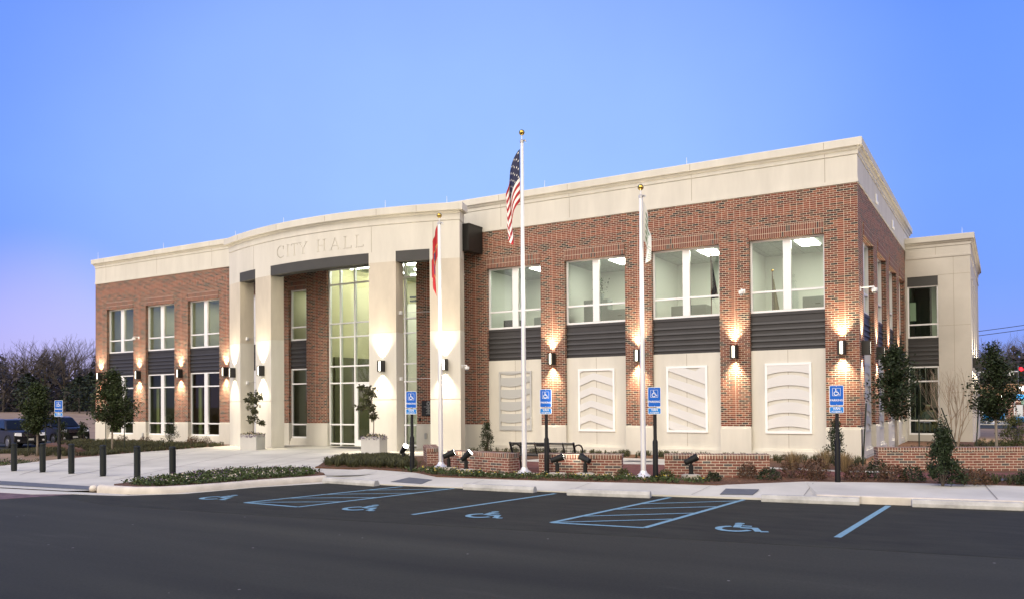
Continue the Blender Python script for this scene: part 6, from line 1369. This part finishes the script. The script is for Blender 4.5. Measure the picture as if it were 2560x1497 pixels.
# ================================================================== things seen through the windows
def pennant(x, y, z, h, label, col, dark):
    t = thing('indoor_flag', label, 'flag', (x, y, z), 0, 'flags on stands inside the office'); m = MB(); m.tube([(0, 0, 0), (0, 0, h)], .018, 6); m.lathe([(.16, 0), (.16, .03), (.03, .08)], (0, 0, 0), 10); m.build('staff', WOD, t)
    m = MB(); m.ball((0, 0, h+.04), .05, 8); m.build('finial', GLD_, t, smooth=True); m = MB(); n = 9
    for i in range(n):
        f = i/(n-1); wd = .03+.20*f; z_ = h-.15-f*1.35
        for k in range(9): u = k/8; m.v.append((.02+wd*u, .05*math.sin(u*9), z_-.15*u*(1-f)))
    for i in range(n-1):
        for k in range(8): a = i*9+k; m.f.append((a, a+1, a+10, a+9)); m.m.append(0)
    m.build('cloth', col, t, smooth=True)
pennant(-2.97, 1.5, 4.52, 1.95, 'furled olive flag on a stand in the upper window nearest the corner', mat('cloth_olive', (.16, .14, .05), .8), 0)
pennant(-4.93, .9, 4.52, 2.60, 'dark furled flag on a stand in the third upper window', mat('cloth_dark', (.03, .03, .035), .8), 0)
def cabinet(x, y, z, w, d, h, label, m_, drawers=2):
    t = thing('office_cabinet', label, 'cabinet', (x, y, z), 0, 'office furniture behind the upper windows'); m = MB(); m.box(-w/2, w/2, -d/2, d/2, 0, h); m.build('carcass', m_, t, bevel=.01)
    for k in range(drawers): q = MB(); q.box(-w/2+.02, w/2-.02, -d/2-.018, -d/2-.001, .04+k*(h-.06)/drawers, .02+(k+1)*(h-.06)/drawers); dr = q.build('drawer', m_, t); q = MB(); q.box(-.08, .08, -d/2-.04, -d/2-.02, (k+.5)*h/drawers, (k+.5)*h/drawers+.02); q.build('handle', BRZ, dr)
OFG = mat('office_grey', (.24, .28, .26), .6)
cabinet(-9.6, 1.6, 4.52, 1.0, .5, 1.45, 'tall grey cabinet in the second right-wing upper window', OFG, 3); cabinet(-8.5, 1.4, 4.52, 1.1, .5, 1.0, 'low grey cabinet in the second right-wing upper window', OFG)
cabinet(-11.9, 1.8, 4.52, 1.0, .6, .95, 'grey cabinet in the upper window beside the tallest flagpole', OFG); cabinet(-13.2, 1.2, 4.52, .6, .5, .85, 'dark cabinet in the upper window nearest the portico', INK); cabinet(-5.9, 1.6, 4.52, 1.3, .6, .98, 'grey cabinet in the third right-wing upper window', OFG); cabinet(-1.5, 1.9, 4.52, 1.0, .6, 1.02, 'pale green cabinet in the upper window nearest the corner', OFG)
pt = thing('potted_plant', 'leafy plant on the tall cabinet in the second right-wing upper window', 'plant', (-9.5, 1.6, 5.97)); m = MB(); m.lathe([(.10, 0), (.14, .22), (.12, .22)], (0, 0, 0), 12); m.build('pot', OFG, pt); m = MB(); random.seed(150)
for k in range(120): a = random.uniform(0, 6.28); q = random.uniform(0, .32); m.leaf((math.cos(a)*q, math.sin(a)*q, .25+random.uniform(0, .55)), .09, 0)
m.build('foliage', LG('leaf_indoor', (.06, .10, .06), .4), pt)
for (x, y, z, w, h, lb) in ((-12.55, 3.96, 5.35, .5, .75, 'dark framed picture in the upper window nearest the portico'), (-30.2, 4.36, 5.6, .5, .8, 'framed picture in the third left-wing upper window')):
    t = thing('wall_picture', lb, 'picture', (x, y, z)); m = MB(); m.box(-w/2, w/2, -.03, .03, 0, h); m.build('frame', INK, t); m = MB(); m.box(-w/2+.08, w/2-.08, -.036, -.031, .1, h-.1); m.build('print', mat('print_grey', (.35, .35, .33), .7), t)
def person(x, y, z, label):
    me = bpy.data.meshes.new('body'); V = [(0, 0, 0), (0, .02, .22), (0, .03, .42), (0, .02, .52), (0, 0, .60), (-.17, .03, .44), (-.24, -.06, .20), (-.10, -.26, .16), (.17, .03, .44), (.24, -.06, .20), (.10, -.26, .18), (-.10, -.12, -.02), (-.12, -.46, .0), (-.12, -.48, -.42), (.10, -.12, -.02), (.12, -.46, .0), (.12, -.48, -.42)]
    Ed = [(0, 1), (1, 2), (2, 3), (3, 4), (2, 5), (5, 6), (6, 7), (2, 8), (8, 9), (9, 10), (0, 11), (11, 12), (12, 13), (0, 14), (14, 15), (15, 16)]
    RD = [.15, .15, .16, .055, .05, .065, .045, .035, .065, .045, .035, .09, .065, .045, .09, .065, .045]
    me.from_pydata(V, Ed, []); me.update(); t = thing('person', label, 'person', (x, y, z)); o = bpy.data.objects.new('body', me); COL.objects.link(o); o.parent = t
    md = o.modifiers.new('skin', 'SKIN')
    for i, r in enumerate(RD): me.skin_vertices[0].data[i].radius = (r, r)
    me.skin_vertices[0].data[0].use_root = True; o.modifiers.new('sub', 'SUBSURF').levels = 1; me.materials.append(mat('grey_jacket', (.16, .17, .17), .85))
    m = MB(); m.ball((0, 0, .70), .105, 14, 0, 1.2); m.ball((0, -.105, .69), .02, 6); 
    for s in (-1, 1): m.ball((s*.105, .0, .70), .025, 6)
    m.build('head', mat('skin', (.40, .24, .17), .6), t, smooth=True); m = MB(); m.ball((0, .02, .745), .108, 12, 0, .95); m.build('hair', mat('hair_pale', (.45, .38, .28), .8), t, smooth=True)
    for s in (-1, 1):
        m = MB()
        for k in range(5): a = .4*(k-2); m.tube([(s*.09+.012*(k-2), -.27, .17), (s*.07+.013*(k-2), -.33, .165-.005*k), (s*.06+.012*(k-2), -.355, .15)], [.010, .009, .006], 5)
        m.ball((s*.095, -.27, .17), .035, 8); m.build('hand', mat('skin'), t, smooth=True)
person(.78, 15.1, .98, 'seated person with light hair in a grey top, seen through the lower rear-wing window')
ch = thing('armchair', 'pale armchair under the seated person in the rear-wing window', 'chair', (.78, 15.15, .2)); m = MB(); m.box(-.34, .34, -.35, .3, .42, .70); m.build('seat', mat('chair_tan', (.30, .25, .15), .8), ch, bevel=.04); m = MB(); m.box(-.34, .34, .28, .42, .42, 1.35); m.build('backrest', mat('chair_tan'), ch, bevel=.04)
for s in (-1, 1):
    m = MB(); m.box(s*.40-.06, s*.40+.06, -.35, .3, .42, .95); m.build('armrest', mat('chair_tan'), ch, bevel=.03)
    for y in (-.3, .35): m = MB(); m.tube([(s*.32, y, 0), (s*.3, y, .42)], .025, 6); m.build('leg', WOD, ch)
